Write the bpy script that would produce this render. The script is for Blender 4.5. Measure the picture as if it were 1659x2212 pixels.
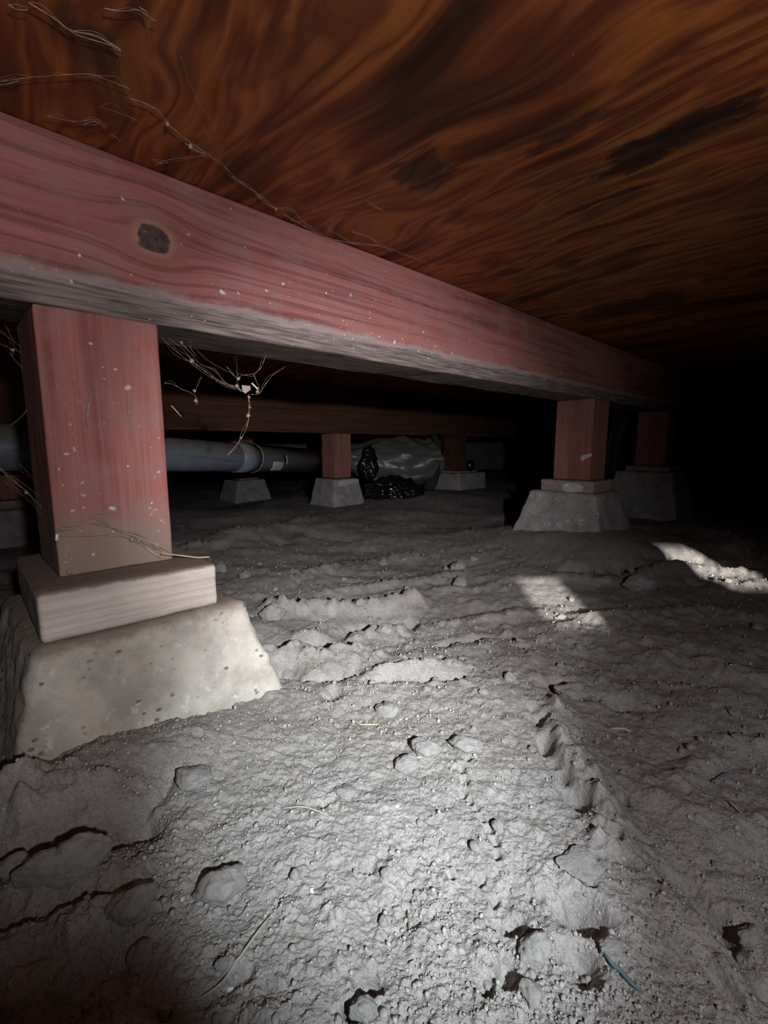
import bpy, bmesh, math, random
import numpy as np
from mathutils import Vector, Matrix, noise as mnoise

for o in list(bpy.data.objects):
    bpy.data.objects.remove(o)
SC = bpy.context.scene
COL = SC.collection
random.seed(7)
RNG = np.random.default_rng(11)

# ------------------------------------------------------------------ camera
FOC, CX, CY, HORIZON, CAM_H = 1000.0, 829.5, 1106.0, 962.0, 0.28
PITCH = math.atan((CY - HORIZON) / FOC)
cam_data = bpy.data.cameras.new('camera')
cam_data.sensor_fit = 'VERTICAL'
cam_data.sensor_height = 36.0
cam_data.lens = 36.0 * FOC / 2212.0
cam_data.clip_start = 0.01
cam = bpy.data.objects.new('camera', cam_data)
COL.objects.link(cam)
cam.location = (0, 0, CAM_H)
cam.rotation_euler = (math.pi / 2 - PITCH, 0, 0)
SC.camera = cam

# ------------------------------------------------------------------ world, exposure
world = bpy.data.worlds.new('world')
SC.world = world
world.use_nodes = True
world.node_tree.nodes['Background'].inputs[0].default_value = (0.5, 0.6, 0.8, 1)
world.node_tree.nodes['Background'].inputs[1].default_value = 0.002
SC.view_settings.view_transform = 'Standard'
SC.view_settings.look = 'None'
SC.view_settings.exposure = 0.0
SC.view_settings.gamma = 1.0
SC.view_settings.use_curve_mapping = False


# ------------------------------------------------------------------ lamps: the head torch of the visitor, and low sun outside
def spot(name, loc, target, watts, cone, blend, colour, radius):
    ld = bpy.data.lights.new(name, 'SPOT')
    ld.energy = watts
    ld.spot_size = math.radians(cone)
    ld.spot_blend = blend
    ld.color = colour
    ld.shadow_soft_size = radius
    ob = bpy.data.objects.new(name, ld)
    COL.objects.link(ob)
    ob.location = loc
    ob.rotation_euler = (Vector(target) - Vector(loc)).to_track_quat('-Z', 'Y').to_euler()
    return ob


TORCH = (0.15, -0.15, 0.36)
spot('head_torch_core', TORCH, (-0.012, 0.400, 0.0), 31.0, 36, 0.95, (0.85, 0.95, 1.0), 0.008)
spot('head_torch_halo', TORCH, (0.22, 0.52, 0.0), 5.4, 70, 0.9, (0.96, 0.955, 1.0), 0.010)
spot('head_torch_spill', TORCH, (-0.20, 0.793, 0.47), 7.4, 98, 0.52, (1.0, 0.96, 0.95), 0.010)
spot('head_torch_reach', TORCH, (-0.16, 1.6, 0.05), 33.0, 54, 1.0, (1.0, 0.975, 0.99), 0.010)
sun_d = bpy.data.lights.new('low_sun', 'SUN')
sun_d.energy = 10.0
sun_d.angle = math.radians(0.9)
sun_d.color = (1.0, 0.97, 0.92)
sun = bpy.data.objects.new('low_sun', sun_d)
COL.objects.link(sun)
sun.location = (0, -3, 2)
SUN_DIR = Vector((0.06, 1.0, -0.27)).normalized()
sun.rotation_euler = SUN_DIR.to_track_quat('-Z', 'Y').to_euler()

# ------------------------------------------------------------------ frames of reference
# the rows of posts run 46 degrees to the right: s = along a row, d = across the rows, away from the viewer
ANG = math.radians(90 - 46.1171)
CU, SU = math.cos(ANG), math.sin(ANG)


def row(s, d, z=0.0):
    return Vector((s * CU - d * SU, s * SU + d * CU, z))


def to_row(x, y):
    return x * CU + y * SU, -x * SU + y * CU


def ray(px, py):
    a, b = (px - CX) / FOC, -(py - CY) / FOC
    c, s_ = math.cos(PITCH), math.sin(PITCH)
    return Vector((a, c + b * s_, -s_ + b * c))


def on_z(px, py, z=0.0):
    r = ray(px, py)
    return Vector((0, 0, CAM_H)) + r * ((z - CAM_H) / r.z)


def on_d(px, py, d):
    r = ray(px, py)
    return Vector((0, 0, CAM_H)) + r * (d / (-r.x * SU + r.y * CU))


def on_y(px, py, y):
    r = ray(px, py)
    return Vector((0, 0, CAM_H)) + r * (y / r.y)


BEAM_BOT, BEAM_TOP = 0.401, 0.545

# ------------------------------------------------------------------ helpers


def tag(o, label=None, cat=None, group=None, kind=None):
    if label: o['label'] = label
    if cat: o['category'] = cat
    if group: o['group'] = group
    if kind: o['kind'] = kind
    return o


def obj_from_bm(name, bm, mat, parent=None, smooth=False, loc=None, rotz=0.0):
    me = bpy.data.meshes.new(name)
    bm.normal_update()
    bm.to_mesh(me)
    bm.free()
    return obj_from_me(name, me, mat, parent, smooth, loc, rotz)


def obj_from_me(name, me, mat, parent=None, smooth=False, loc=None, rotz=0.0):
    if mat and not me.materials:
        me.materials.append(mat)
    if smooth:
        me.polygons.foreach_set('use_smooth', [True] * len(me.polygons))
    o = bpy.data.objects.new(name, me)
    COL.objects.link(o)
    if loc is not None: o.location = loc
    o.rotation_euler = (0, 0, rotz)
    if parent: o.parent = parent
    return o


def empty(name, loc, rotz=0.0):
    o = bpy.data.objects.new(name, None)
    COL.objects.link(o)
    o.location = loc
    o.rotation_euler = (0, 0, rotz)
    o.empty_display_size = 0.05
    return o


def frustum_bm(b, t, z0, z1, bevel=0.004, cuts=0, rough=0.0, freq=30.0, seed=0.0, minlen=0.03):
    """b, t = (x0, x1, y0, y1) rectangles at the bottom and the top"""
    bm = bmesh.new()
    vs = []
    for (r, z) in ((b, z0), (t, z1)):
        for (x, y) in ((r[0], r[2]), (r[1], r[2]), (r[1], r[3]), (r[0], r[3])):
            vs.append(bm.verts.new((x, y, z)))
    for f in ((3, 2, 1, 0), (4, 5, 6, 7), (0, 1, 5, 4), (1, 2, 6, 5), (2, 3, 7, 6), (3, 0, 4, 7)):
        bm.faces.new([vs[i] for i in f])
    if bevel > 0:
        bmesh.ops.bevel(bm, geom=list(bm.edges), offset=bevel, segments=3, profile=0.5, affect='EDGES')
    if cuts:
        ed = [e for e in bm.edges if e.calc_length() > minlen]
        bmesh.ops.subdivide_edges(bm, edges=ed, cuts=cuts, use_grid_fill=True)
    if rough > 0:
        bm.normal_update()
        off = Vector((seed, seed * 1.7, seed * 0.6))
        for v in bm.verts:
            if abs(v.normal.z) > 0.9: continue      # bearing faces stay flat
            p = v.co * freq + off
            v.co += v.normal * rough * (mnoise.noise(p) + 0.5 * mnoise.noise(p * 2.7) + 0.35 * mnoise.noise(p * 6.1))
    return bm


def box_bm(x0, x1, y0, y1, z0, z1, **k):
    r = (x0, x1, y0, y1)
    return frustum_bm(r, r, z0, z1, **k)


def tube_into(bm, pts, rad, sides=6):
    pts = [Vector(p) for p in pts]
    n = len(pts)
    rings = []
    for i, p in enumerate(pts):
        t = (pts[min(i + 1, n - 1)] - pts[max(i - 1, 0)]).normalized()
        a = t.cross(Vector((0, 0, 1)))
        if a.length < 1e-3: a = t.cross(Vector((1, 0, 0)))
        a.normalize()
        b = t.cross(a)
        r = rad[i] if hasattr(rad, '__len__') else rad
        rings.append([bm.verts.new(p + (a * math.cos(q) + b * math.sin(q)) * r)
                      for q in [2 * math.pi * k / sides for k in range(sides)]])
    for i in range(n - 1):
        for k in range(sides):
            bm.faces.new((rings[i][k], rings[i][(k + 1) % sides], rings[i + 1][(k + 1) % sides], rings[i + 1][k]))
    bm.faces.new(rings[0][::-1])
    bm.faces.new(rings[-1])


def wander(p, q, n, amp, seed):
    p, q = Vector(p), Vector(q)
    out = []
    for i in range(n + 1):
        t = i / n
        w = math.sin(math.pi * t)
        nv = mnoise.noise_vector(Vector((t * 3.1 + seed * 5.3, seed * 1.9, seed)))
        out.append(p.lerp(q, t) + nv * amp * w)
    return out


def smooth_line(pts, per=6):
    """Catmull-Rom through the points"""
    P = [Vector(p) for p in pts]
    P = [P[0] * 2 - P[1]] + P + [P[-1] * 2 - P[-2]]
    out = []
    for i in range(1, len(P) - 2):
        for k in range(per):
            t = k / per
            a, b, c, d = P[i - 1], P[i], P[i + 1], P[i + 2]
            out.append(0.5 * ((2 * b) + (c - a) * t + (2 * a - 5 * b + 4 * c - d) * t * t + (3 * b - a - 3 * c + d) * t ** 3))
    out.append(P[-2])
    return out


# ------------------------------------------------------------------ materials
class NT:
    def __init__(self, name, rough=0.9, spec=0.2):
        self.m = bpy.data.materials.new(name)
        self.m.use_nodes = True
        self.t = self.m.node_tree
        self.b = self.t.nodes['Principled BSDF']
        self.b.inputs['Roughness'].default_value = rough
        self.b.inputs['Specular IOR Level'].default_value = spec
        tc = self.t.nodes.new('ShaderNodeTexCoord')
        self.obj = tc.outputs['Object']

    def link(self, a, b): self.t.links.new(a, b)

    def _in(self, n, i, v):
        if hasattr(v, 'is_output'): self.link(v, n.inputs[i])
        elif v is not None: n.inputs[i].default_value = v

    def math(self, op, a, b=None, c=None, clamp=False):
        n = self.t.nodes.new('ShaderNodeMath'); n.operation = op; n.use_clamp = clamp
        self._in(n, 0, a); self._in(n, 1, b); self._in(n, 2, c)
        return n.outputs[0]

    def mapping(self, v, scale=(1, 1, 1), loc=(0, 0, 0), rot=(0, 0, 0)):
        n = self.t.nodes.new('ShaderNodeMapping')
        self.link(v, n.inputs[0])
        n.inputs['Location'].default_value = loc
        n.inputs['Rotation'].default_value = rot
        n.inputs['Scale'].default_value = scale
        return n.outputs[0]

    def noise(self, v, scale=10, detail=4, rough=0.55, dist=0.0):
        n = self.t.nodes.new('ShaderNodeTexNoise')
        self.link(v, n.inputs['Vector'])
        n.inputs['Scale'].default_value = scale
        n.inputs['Detail'].default_value = detail
        n.inputs['Roughness'].default_value = rough
        n.inputs['Distortion'].default_value = dist
        return n.outputs['Fac']

    def voronoi(self, v, scale=10, feature='F1'):
        n = self.t.nodes.new('ShaderNodeTexVoronoi'); n.feature = feature
        self.link(v, n.inputs['Vector'])
        n.inputs['Scale'].default_value = scale
        return n.outputs['Distance']

    def ramp(self, f, stops, interp='LINEAR'):
        n = self.t.nodes.new('ShaderNodeValToRGB')
        n.color_ramp.interpolation = interp
        e = n.color_ramp.elements
        while len(e) < len(stops): e.new(0.5)
        for k, (p, c) in enumerate(stops):
            e[k].position = p
            e[k].color = (c[0], c[1], c[2], 1) if hasattr(c, '__len__') else (c, c, c, 1)
        self.link(f, n.inputs[0])
        return n.outputs[0]

    def range(self, f, a, b, c=0.0, d=1.0):
        n = self.t.nodes.new('ShaderNodeMapRange')
        n.interpolation_type = 'SMOOTHSTEP'
        self._in(n, 0, f)
        for i, v in enumerate((a, b, c, d)): n.inputs[i + 1].default_value = v
        return n.outputs[0]

    def mix(self, f, a, b, blend='MIX'):
        n = self.t.nodes.new('ShaderNodeMix'); n.data_type = 'RGBA'; n.blend_type = blend
        for i, v in ((0, f), (6, a), (7, b)):
            if hasattr(v, 'is_output'): self.link(v, n.inputs[i])
            elif i == 0: n.inputs[0].default_value = v
            else: n.inputs[i].default_value = (v[0], v[1], v[2], 1)
        return n.outputs[2]

    def sep(self, v):
        n = self.t.nodes.new('ShaderNodeSeparateXYZ'); self.link(v, n.inputs[0])
        return n.outputs

    def comb(self, x, y, z):
        n = self.t.nodes.new('ShaderNodeCombineXYZ')
        for i, v in enumerate((x, y, z)): self._in(n, i, v)
        return n.outputs[0]

    def col(self, c):
        if hasattr(c, 'is_output'): self.link(c, self.b.inputs['Base Color'])
        else: self.b.inputs['Base Color'].default_value = (c[0], c[1], c[2], 1)

    def bump(self, h, strength=0.5, dist=0.01, prev=None):
        n = self.t.nodes.new('ShaderNodeBump')
        n.inputs['Strength'].default_value = strength
        n.inputs['Distance'].default_value = dist
        self.link(h, n.inputs['Height'])
        if prev is not None: self.link(prev, n.inputs['Normal'])
        self.link(n.outputs[0], self.b.inputs['Normal'])
        return n.outputs[0]


def plain(name, c, rough=0.8, spec=0.2, metal=0.0, var=0.15, scale=40, bump=0.2, bdist=0.002):
    m = NT(name, rough, spec)
    f = m.noise(m.obj, scale, 5, 0.6)
    lo = [x * (1 - var) for x in c]
    hi = [min(1, x * (1 + var)) for x in c]
    m.col(m.ramp(f, [(0.3, lo), (0.7, hi)]))
    m.b.inputs['Metallic'].default_value = metal
    if bump: m.bump(f, bump, bdist)
    return m.m


def mat_dirt():
    m = NT('dry_dirt', 0.97, 0.08)
    big = m.noise(m.obj, 5, 4, 0.6)
    mid = m.noise(m.obj, 55, 6, 0.65)
    fine = m.noise(m.obj, 420, 4, 0.7)
    c = m.ramp(big, [(0.32, (0.325, 0.302, 0.285)), (0.68, (0.40, 0.383, 0.372))])
    c = m.mix(0.55, c, m.ramp(mid, [(0.3, (0.62, 0.6, 0.58)), (0.7, (1.15, 1.13, 1.12))]), 'MULTIPLY')
    c = m.mix(0.5, c, m.ramp(fine, [(0.33, (0.55, 0.53, 0.5)), (0.5, (1, 1, 1)), (0.72, (1.35, 1.33, 1.3))]), 'MULTIPLY')
    m.col(c)
    b = m.bump(m.noise(m.obj, 130, 6, 0.7), 0.55, 0.004)
    m.bump(m.noise(m.obj, 520, 3, 0.7), 0.55, 0.0016, b)
    return m.m


def mat_clod():
    m = NT('dirt_clod', 0.96, 0.1)
    mid = m.noise(m.obj, 2.5, 6, 0.7)
    m.col(m.ramp(mid, [(0.3, (0.36, 0.34, 0.32)), (0.7, (0.52, 0.50, 0.48))]))
    m.bump(m.noise(m.obj, 3.5, 6, 0.75), 0.6, 0.25)
    return m.m


def mat_grit():
    m = NT('grit', 0.9, 0.2)
    v = m.noise(m.obj, 260, 1, 0.5)
    m.col(m.ramp(v, [(0.25, (0.24, 0.22, 0.21)), (0.5, (0.34, 0.325, 0.31)), (0.75, (0.44, 0.425, 0.41))]))
    return m.m


def mat_concrete(name, tint=(0.50, 0.455, 0.405), top=None):
    m = NT(name, 0.92, 0.15)
    z = m.sep(m.obj)[2]
    big = m.noise(m.obj, 22, 6, 0.65)
    c = m.ramp(big, [(0.36, [x * 0.74 for x in tint]), (0.52, tint), (0.68, [min(1, x * 1.16) for x in tint])])
    stain = m.noise(m.mapping(m.obj, loc=(3.1, 1.2, 0.4)), 38, 5, 0.7)
    c = m.mix(m.range(stain, 0.53, 0.68, 0, 0.55), c, (0.36, 0.28, 0.21))
    grey = m.noise(m.mapping(m.obj, loc=(6.1, 3.2, 1.4)), 45, 4, 0.7)
    c = m.mix(m.range(grey, 0.56, 0.66, 0, 0.5), c, (0.38, 0.39, 0.40))
    white = m.noise(m.mapping(m.obj, loc=(8.1, 4.2, 2.4)), 60, 6, 0.75)
    c = m.mix(m.range(white, 0.57, 0.64, 0, 0.6), c, (0.66, 0.65, 0.64))
    pit = m.voronoi(m.mapping(m.obj, scale=(1, 1, 1.9), rot=(0.2, 0.3, 0.1)), 75)
    keep = m.range(m.noise(m.mapping(m.obj, loc=(1, 5, 9)), 36, 3), 0.50, 0.56)
    pits = m.math('MULTIPLY', m.range(pit, 0.26, 0.12), keep)
    c = m.mix(m.math('MULTIPLY', pits, 0.85), c, (0.13, 0.10, 0.08))
    if top:
        wob = m.math('MULTIPLY', m.math('SUBTRACT', m.noise(m.obj, 40, 5, 0.7), 0.5), 0.020)
        zt = m.math('ADD', z, wob)
        c = m.mix(m.range(zt, top - 0.012, top - 0.001, 0, 0.75), c, (0.22, 0.17, 0.14))     # dust on the ledge
        c = m.mix(m.range(zt, 0.072, 0.050, 0, 0.55), c, (0.27, 0.22, 0.18))                    # splashed soil at the foot
    m.col(c)
    h = m.math('SUBTRACT', m.noise(m.obj, 120, 6, 0.7), pits)
    m.bump(h, 0.5, 0.004)
    return m.m


def mat_wood(name, red=(0.34, 0.130, 0.115), dark=(0.13, 0.042, 0.045), grey_band=None, knot=None, along='X', dust_z=None, speck=1.0, dust=(0.30, 0.20, 0.18), top=None, lines=0.42):
    """wood grain along the object's X or Z axis; grey_band = z below which the stain is worn off; knot = (x, z)"""
    m = NT(name, 0.82, 0.25)
    s = m.sep(m.obj)
    X, Y, Z = s[0], s[1], s[2]
    lng, acr = (X, Z) if along == 'X' else (Z, X)
    if knot:
        dx = m.math('SUBTRACT', X, knot[0]); dz = m.math('SUBTRACT', Z, knot[1])
        wob = m.noise(m.obj, 60, 3, 0.6)
        kx = m.math('DIVIDE', dx, 1.25)
        r2 = m.math('ADD', m.math('MULTIPLY', kx, kx), m.math('MULTIPLY', dz, dz))
        r = m.math('ADD', m.math('SQRT', r2), m.math('MULTIPLY', m.math('SUBTRACT', wob, 0.5), 0.012))
        e = m.math('EXPONENT', m.math('DIVIDE', r2, -0.0011))
        acr = m.math('ADD', knot[1], m.math('MULTIPLY', dz, m.math('SUBTRACT', 1.0, m.math('MULTIPLY', e, 0.9))))
    lw = m.math('MULTIPLY', lng, 0.045)
    yw = m.math('MULTIPLY', Y, 0.6)
    g = m.comb(lw, yw, acr)
    wide = m.noise(g, 46, 4, 0.6, 0.4)
    finef = m.noise(m.comb(m.math('MULTIPLY', lng, 0.03), yw, acr), 260, 5, 0.65)
    blot = m.noise(m.obj, 22, 5, 0.65)
    c = m.ramp(wide, [(0.30, dark), (0.47, red), (0.60, [x * 1.15 for x in red]), (0.72, [x * 0.8 for x in red])])
    c = m.mix(0.5, c, m.ramp(finef, [(0.32, (0.6, 0.55, 0.55)), (0.5, (1, 1, 1)), (0.7, (1.2, 1.2, 1.2))]), 'MULTIPLY')
    dusty = m.range(blot, 0.40, 0.70, 0.0, 0.6)
    c = m.mix(dusty, c, dust)
    late = m.noise(m.comb(m.math('MULTIPLY', lng, 0.02), m.math('MULTIPLY', Y, 0.3), acr), 105, 3, 0.5, 0.2)
    c = m.mix(m.math('MULTIPLY', m.range(late, 0.53, 0.60, 0, lines), m.range(late, 0.70, 0.61)), c, [x * 0.8 for x in dark])
    if grey_band is not None:
        edge = m.math('ADD', Z, m.math('MULTIPLY', m.math('SUBTRACT', m.noise(m.comb(m.math('MULTIPLY', X, 0.35), yw, Z), 60, 5, 0.65), 0.5), 0.022))
        wgrain = m.noise(m.comb(m.math('MULTIPLY', X, 0.05), yw, Z), 330, 4, 0.6)
        gcol = m.ramp(wgrain, [(0.33, (0.07, 0.05, 0.045)), (0.5, (0.19, 0.15, 0.14)), (0.68, (0.31, 0.26, 0.25))])
        c = m.mix(m.range(edge, grey_band - 0.003, grey_band + 0.005, 1.0, 0.0), c, gcol)
        # pale scuffed line along the upper border of the worn band
        bandline = m.math('MULTIPLY', m.range(edge, grey_band + 0.010, grey_band + 0.003), m.range(edge, grey_band - 0.006, grey_band + 0.001))
        c = m.mix(m.math('MULTIPLY', bandline, 0.45), c, (0.46, 0.40, 0.40))
    if knot:
        c = m.mix(m.math('MULTIPLY', m.range(r, 0.036, 0.014, 0, 0.55), 1.0), c, (0.30, 0.13, 0.09))
        ring = m.noise(m.comb(r, r, 0.0), 420, 2, 0.5)
        c = m.mix(m.math('MULTIPLY', m.range(r, 0.0200, 0.0150), m.range(wob, 0.32, 0.52, 0.4, 1.0)), c, m.ramp(ring, [(0.35, (0.33, 0.15, 0.11)), (0.65, (0.42, 0.25, 0.19))]))
        c = m.mix(m.range(r, 0.0140, 0.0108), c, m.ramp(m.noise(m.obj, 150, 4, 0.7), [(0.35, (0.05, 0.03, 0.03)), (0.65, (0.13, 0.085, 0.085))]))
    if dust_z is not None:
        ez = m.math('ADD', Z, m.math('MULTIPLY', m.math('SUBTRACT', m.noise(m.obj, 26, 5, 0.7), 0.5), 0.07))
        c = m.mix(m.range(ez, dust_z[0], dust_z[1], 0.85, 0.0), c, (0.30, 0.235, 0.19))
    if top:
        zt = m.math('ADD', Z, m.math('MULTIPLY', m.math('SUBTRACT', m.noise(m.obj, 50, 4, 0.7), 0.5), 0.006))
        c = m.mix(m.range(zt, top - 0.004, top - 0.0005, 0, 0.9), c, (0.20, 0.15, 0.125))     # dust lying on top
        c = m.mix(m.range(zt, 0.005, 0.001, 0, 0.6), c, (0.25, 0.19, 0.16))
    sp = m.noise(m.mapping(m.obj, loc=(5, 2, 7)), 170, 2, 0.5)
    spm = m.math('MULTIPLY', m.range(sp, 0.705, 0.745, 0, 0.55), m.range(m.noise(m.obj, 13, 2), 0.42, 0.6))
    c = m.mix(m.math('MULTIPLY', spm, speck), c, (0.58, 0.50, 0.48))
    m.col(c)
    b = m.bump(wide, 0.25, 0.004)
    m.bump(finef, 0.45, 0.0018, b)
    return m.m


def mat_plywood(stains):
    m = NT('plywood_underside', 0.62, 0.3)
    s = m.sep(m.obj)
    X, Y = s[0], s[1]
    w = m.noise(m.comb(m.math('MULTIPLY', X, 2.0), m.math('MULTIPLY', Y, 1.0), 0.0), 3.0, 2, 0.5)
    wx = m.math('ADD', X, m.math('MULTIPLY', m.math('SUBTRACT', w, 0.5), 0.15))
    flame = m.noise(m.comb(wx, m.math('MULTIPLY', Y, 0.17), 0.3), 19, 3.5, 0.5, 0.2)
    band = m.noise(m.comb(wx, m.math('MULTIPLY', Y, 0.07), 0.7), 85, 4, 0.6, 0.1)
    fine = m.noise(m.comb(wx, m.math('MULTIPLY', Y, 0.04), 0.9), 300, 4, 0.6)
    c = m.ramp(flame, [(0.34, (0.055, 0.013, 0.004)), (0.43, (0.15, 0.040, 0.011)), (0.50, (0.32, 0.100, 0.024)), (0.545, (0.15, 0.040, 0.011)), (0.60, (0.31, 0.102, 0.027)), (0.66, (0.13, 0.036, 0.011)), (0.74, (0.27, 0.088, 0.026))])
    c = m.mix(0.7, c, m.ramp(band, [(0.33, (0.5, 0.42, 0.40)), (0.5, (1, 1, 1)), (0.7, (1.25, 1.2, 1.15))]), 'MULTIPLY')
    c = m.mix(0.35, c, m.ramp(fine, [(0.33, (0.6, 0.58, 0.55)), (0.6, (1.1, 1.1, 1.1))]), 'MULTIPLY')
    wob = m.noise(m.comb(m.math('MULTIPLY', X, 1.0), m.math('MULTIPLY', Y, 0.4), 0.0), 38, 5, 0.7)
    for (sx, sy, rx, ry, k) in stains:
        ex = m.math('DIVIDE', m.math('SUBTRACT', X, sx), rx)
        ey = m.math('DIVIDE', m.math('SUBTRACT', Y, sy), ry)
        rr = m.math('ADD', m.math('SQRT', m.math('ADD', m.math('MULTIPLY', ex, ex), m.math('MULTIPLY', ey, ey))), m.math('MULTIPLY', m.math('SUBTRACT', wob, 0.5), 3.4))
        c = m.mix(m.range(rr, 1.05, 0.55, 0.0, k), c, (0.022, 0.008, 0.006))
    dust = m.noise(m.obj, 9, 4, 0.6)
    c = m.mix(m.range(dust, 0.55, 0.8, 0, 0.25), c, (0.26, 0.15, 0.10))
    sp = m.noise(m.mapping(m.obj, loc=(3, 1, 0)), 150, 2, 0.5)
    c = m.mix(m.range(sp, 0.75, 0.79, 0, 0.4), c, (0.5, 0.38, 0.3))
    m.col(c)
    b = m.bump(band, 0.2, 0.003)
    m.bump(fine, 0.3, 0.001, b)
    return m.m


def mat_pipe():
    m = NT('grey_pvc', 0.42, 0.45)
    s = m.sep(m.obj)
    d = m.noise(m.obj, 18, 4, 0.6)
    c = m.ramp(d, [(0.3, (0.21, 0.25, 0.31)), (0.7, (0.30, 0.335, 0.39))])
    # dust lies on the upper half of the pipe
    dz = m.math('ADD', s[2], m.math('MULTIPLY', m.math('SUBTRACT', d, 0.5), 0.03))
    c = m.mix(m.range(dz, 0.004, 0.03, 0.0, 0.85), c, (0.27, 0.245, 0.215))
    streak = m.noise(m.comb(m.math('MULTIPLY', s[0], 0.06), s[1], s[2]), 120, 3, 0.6)
    c = m.mix(m.range(streak, 0.60, 0.68, 0, 0.5), c, (0.07, 0.08, 0.09))
    m.col(c)
    return m.m


def mat_plastic(name, c, rough=0.25, spec=0.5, dust=0.35, dcol=(0.2, 0.19, 0.17)):
    m = NT(name, rough, spec)
    f = m.noise(m.obj, 12, 5, 0.6)
    m.col(m.mix(m.range(f, 0.42, 0.7, 0, dust), c, dcol))
    m.bump(m.noise(m.obj, 28, 4, 0.6, 0.8), 0.25, 0.01)
    return m.m


M = {}
M['dirt'] = mat_dirt()
M['clod'] = mat_clod()
M['grit'] = mat_grit()
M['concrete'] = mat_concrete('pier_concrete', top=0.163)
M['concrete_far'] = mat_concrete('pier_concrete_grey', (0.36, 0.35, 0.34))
M['wall'] = mat_concrete('foundation_concrete', (0.30, 0.29, 0.28))
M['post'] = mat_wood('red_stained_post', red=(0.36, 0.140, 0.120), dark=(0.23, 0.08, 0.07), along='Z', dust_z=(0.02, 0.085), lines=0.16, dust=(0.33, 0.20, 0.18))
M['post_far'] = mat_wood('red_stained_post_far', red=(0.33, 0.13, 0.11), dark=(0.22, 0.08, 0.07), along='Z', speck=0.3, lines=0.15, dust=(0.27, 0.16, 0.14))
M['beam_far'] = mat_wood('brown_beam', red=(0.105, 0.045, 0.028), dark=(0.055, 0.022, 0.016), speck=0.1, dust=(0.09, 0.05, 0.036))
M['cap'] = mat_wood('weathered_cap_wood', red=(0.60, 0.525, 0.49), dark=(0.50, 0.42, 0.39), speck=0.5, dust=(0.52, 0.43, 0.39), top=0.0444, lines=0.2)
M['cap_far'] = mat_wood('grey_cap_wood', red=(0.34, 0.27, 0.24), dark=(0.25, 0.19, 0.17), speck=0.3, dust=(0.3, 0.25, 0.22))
M['pipe'] = mat_pipe()
M['white_plastic'] = plain('white_plastic', (0.55, 0.57, 0.62), 0.5, 0.4)
M['black_plastic'] = mat_plastic('black_plastic', (0.008, 0.009, 0.010), 0.18, 0.9, 0.04, (0.03, 0.03, 0.03))
M['clear_plastic'] = mat_plastic('dusty_clear_plastic', (0.12, 0.125, 0.12), 0.33, 0.5, 0.5, (0.1, 0.092, 0.08))
M['teal_plastic'] = mat_plastic('dark_teal_plastic', (0.035, 0.055, 0.058), 0.4, 0.4, 0.3, (0.06, 0.07, 0.07))
M['green_plastic'] = mat_plastic('green_tinted_plastic', (0.06, 0.085, 0.06), 0.4, 0.4, 0.4, (0.1, 0.1, 0.08))
M['web'] = plain('dusty_cobweb', (0.30, 0.235, 0.18), 0.95, 0.05, var=0.35, scale=200, bump=0)
M['web_pale'] = plain('pale_cobweb', (0.34, 0.27, 0.215), 0.95, 0.05, var=0.3, scale=200, bump=0)
M['straw'] = plain('dry_straw', (0.52, 0.42, 0.28), 0.7, 0.2, var=0.2, scale=120, bump=0)
M['fleck'] = plain('pale_fleck', (0.62, 0.56, 0.53), 0.8, 0.2, var=0.2, scale=120, bump=0)
M['scrap'] = plain('pale_scrap', (0.40, 0.31, 0.29), 0.8, 0.2, var=0.2, scale=120, bump=0)
M['chip'] = plain('white_chip', (0.80, 0.80, 0.78), 0.6, 0.3, var=0.08, scale=120, bump=0)
M['twig'] = plain('dark_twig', (0.20, 0.17, 0.13), 0.8, 0.2, var=0.3, scale=100, bump=0)
M['root'] = plain('pale_root', (0.42, 0.38, 0.33), 0.85, 0.2, var=0.2, scale=100, bump=0)
M['green_twig'] = plain('green_twig', (0.10, 0.165, 0.165), 0.6, 0.3, var=0.25, scale=90, bump=0)
M['mortar'] = plain('pale_mortar', (0.50, 0.50, 0.52), 0.9, 0.2, var=0.25, scale=60, bump=0.4)


# ------------------------------------------------------------------ ground relief
def hash2(ix, iy, k=0):
    h = (ix.astype(np.int64) * 374761393 + iy.astype(np.int64) * 668265263 + k * 974634777) & 0xFFFFFFFF
    h = ((h ^ (h >> 13)) * 1274126177) & 0xFFFFFFFF
    h = h ^ (h >> 16)
    return (h & 0xFFFFFF) / float(0xFFFFFF)


def vnoise(x, y, k=0):
    ix, iy = np.floor(x), np.floor(y)
    fx, fy = x - ix, y - iy
    ux, uy = fx * fx * fx * (fx * (fx * 6 - 15) + 10), fy * fy * fy * (fy * (fy * 6 - 15) + 10)
    a, b = hash2(ix, iy, k), hash2(ix + 1, iy, k)
    c, d = hash2(ix, iy + 1, k), hash2(ix + 1, iy + 1, k)
    return (a + (b - a) * ux) * (1 - uy) + (c + (d - c) * ux) * uy - 0.5


def fbm(x, y, octaves=4, k=0, gain=0.5):
    s, a = 0.0, 1.0
    for i in range(octaves):
        s = s + a * vnoise(x * 2.03 ** i + 13.7 * i, y * 2.03 ** i - 7.1 * i, k + i)
        a *= gain
    return s


def worley(x, y, k=0):
    ix, iy = np.floor(x), np.floor(y)
    best = np.full(x.shape, 9.0)
    val = np.zeros(x.shape)
    for dx in (-1, 0, 1):
        for dy in (-1, 0, 1):
            jx, jy = ix + dx, iy + dy
            px, py = jx + hash2(jx, jy, k), jy + hash2(jx, jy, k + 1)
            q = np.hypot(px - x, py - y)
            m_ = q < best
            best = np.where(m_, q, best)
            val = np.where(m_, hash2(jx, jy, k + 2), val)
    return best, val


def sstep(x, a, b):
    t = np.clip((x - a) / (b - a), 0, 1)
    return t * t * (3 - 2 * t)


def px_line(*pts):
    return [tuple(on_z(a, b)[:2]) for a, b in pts]


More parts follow.
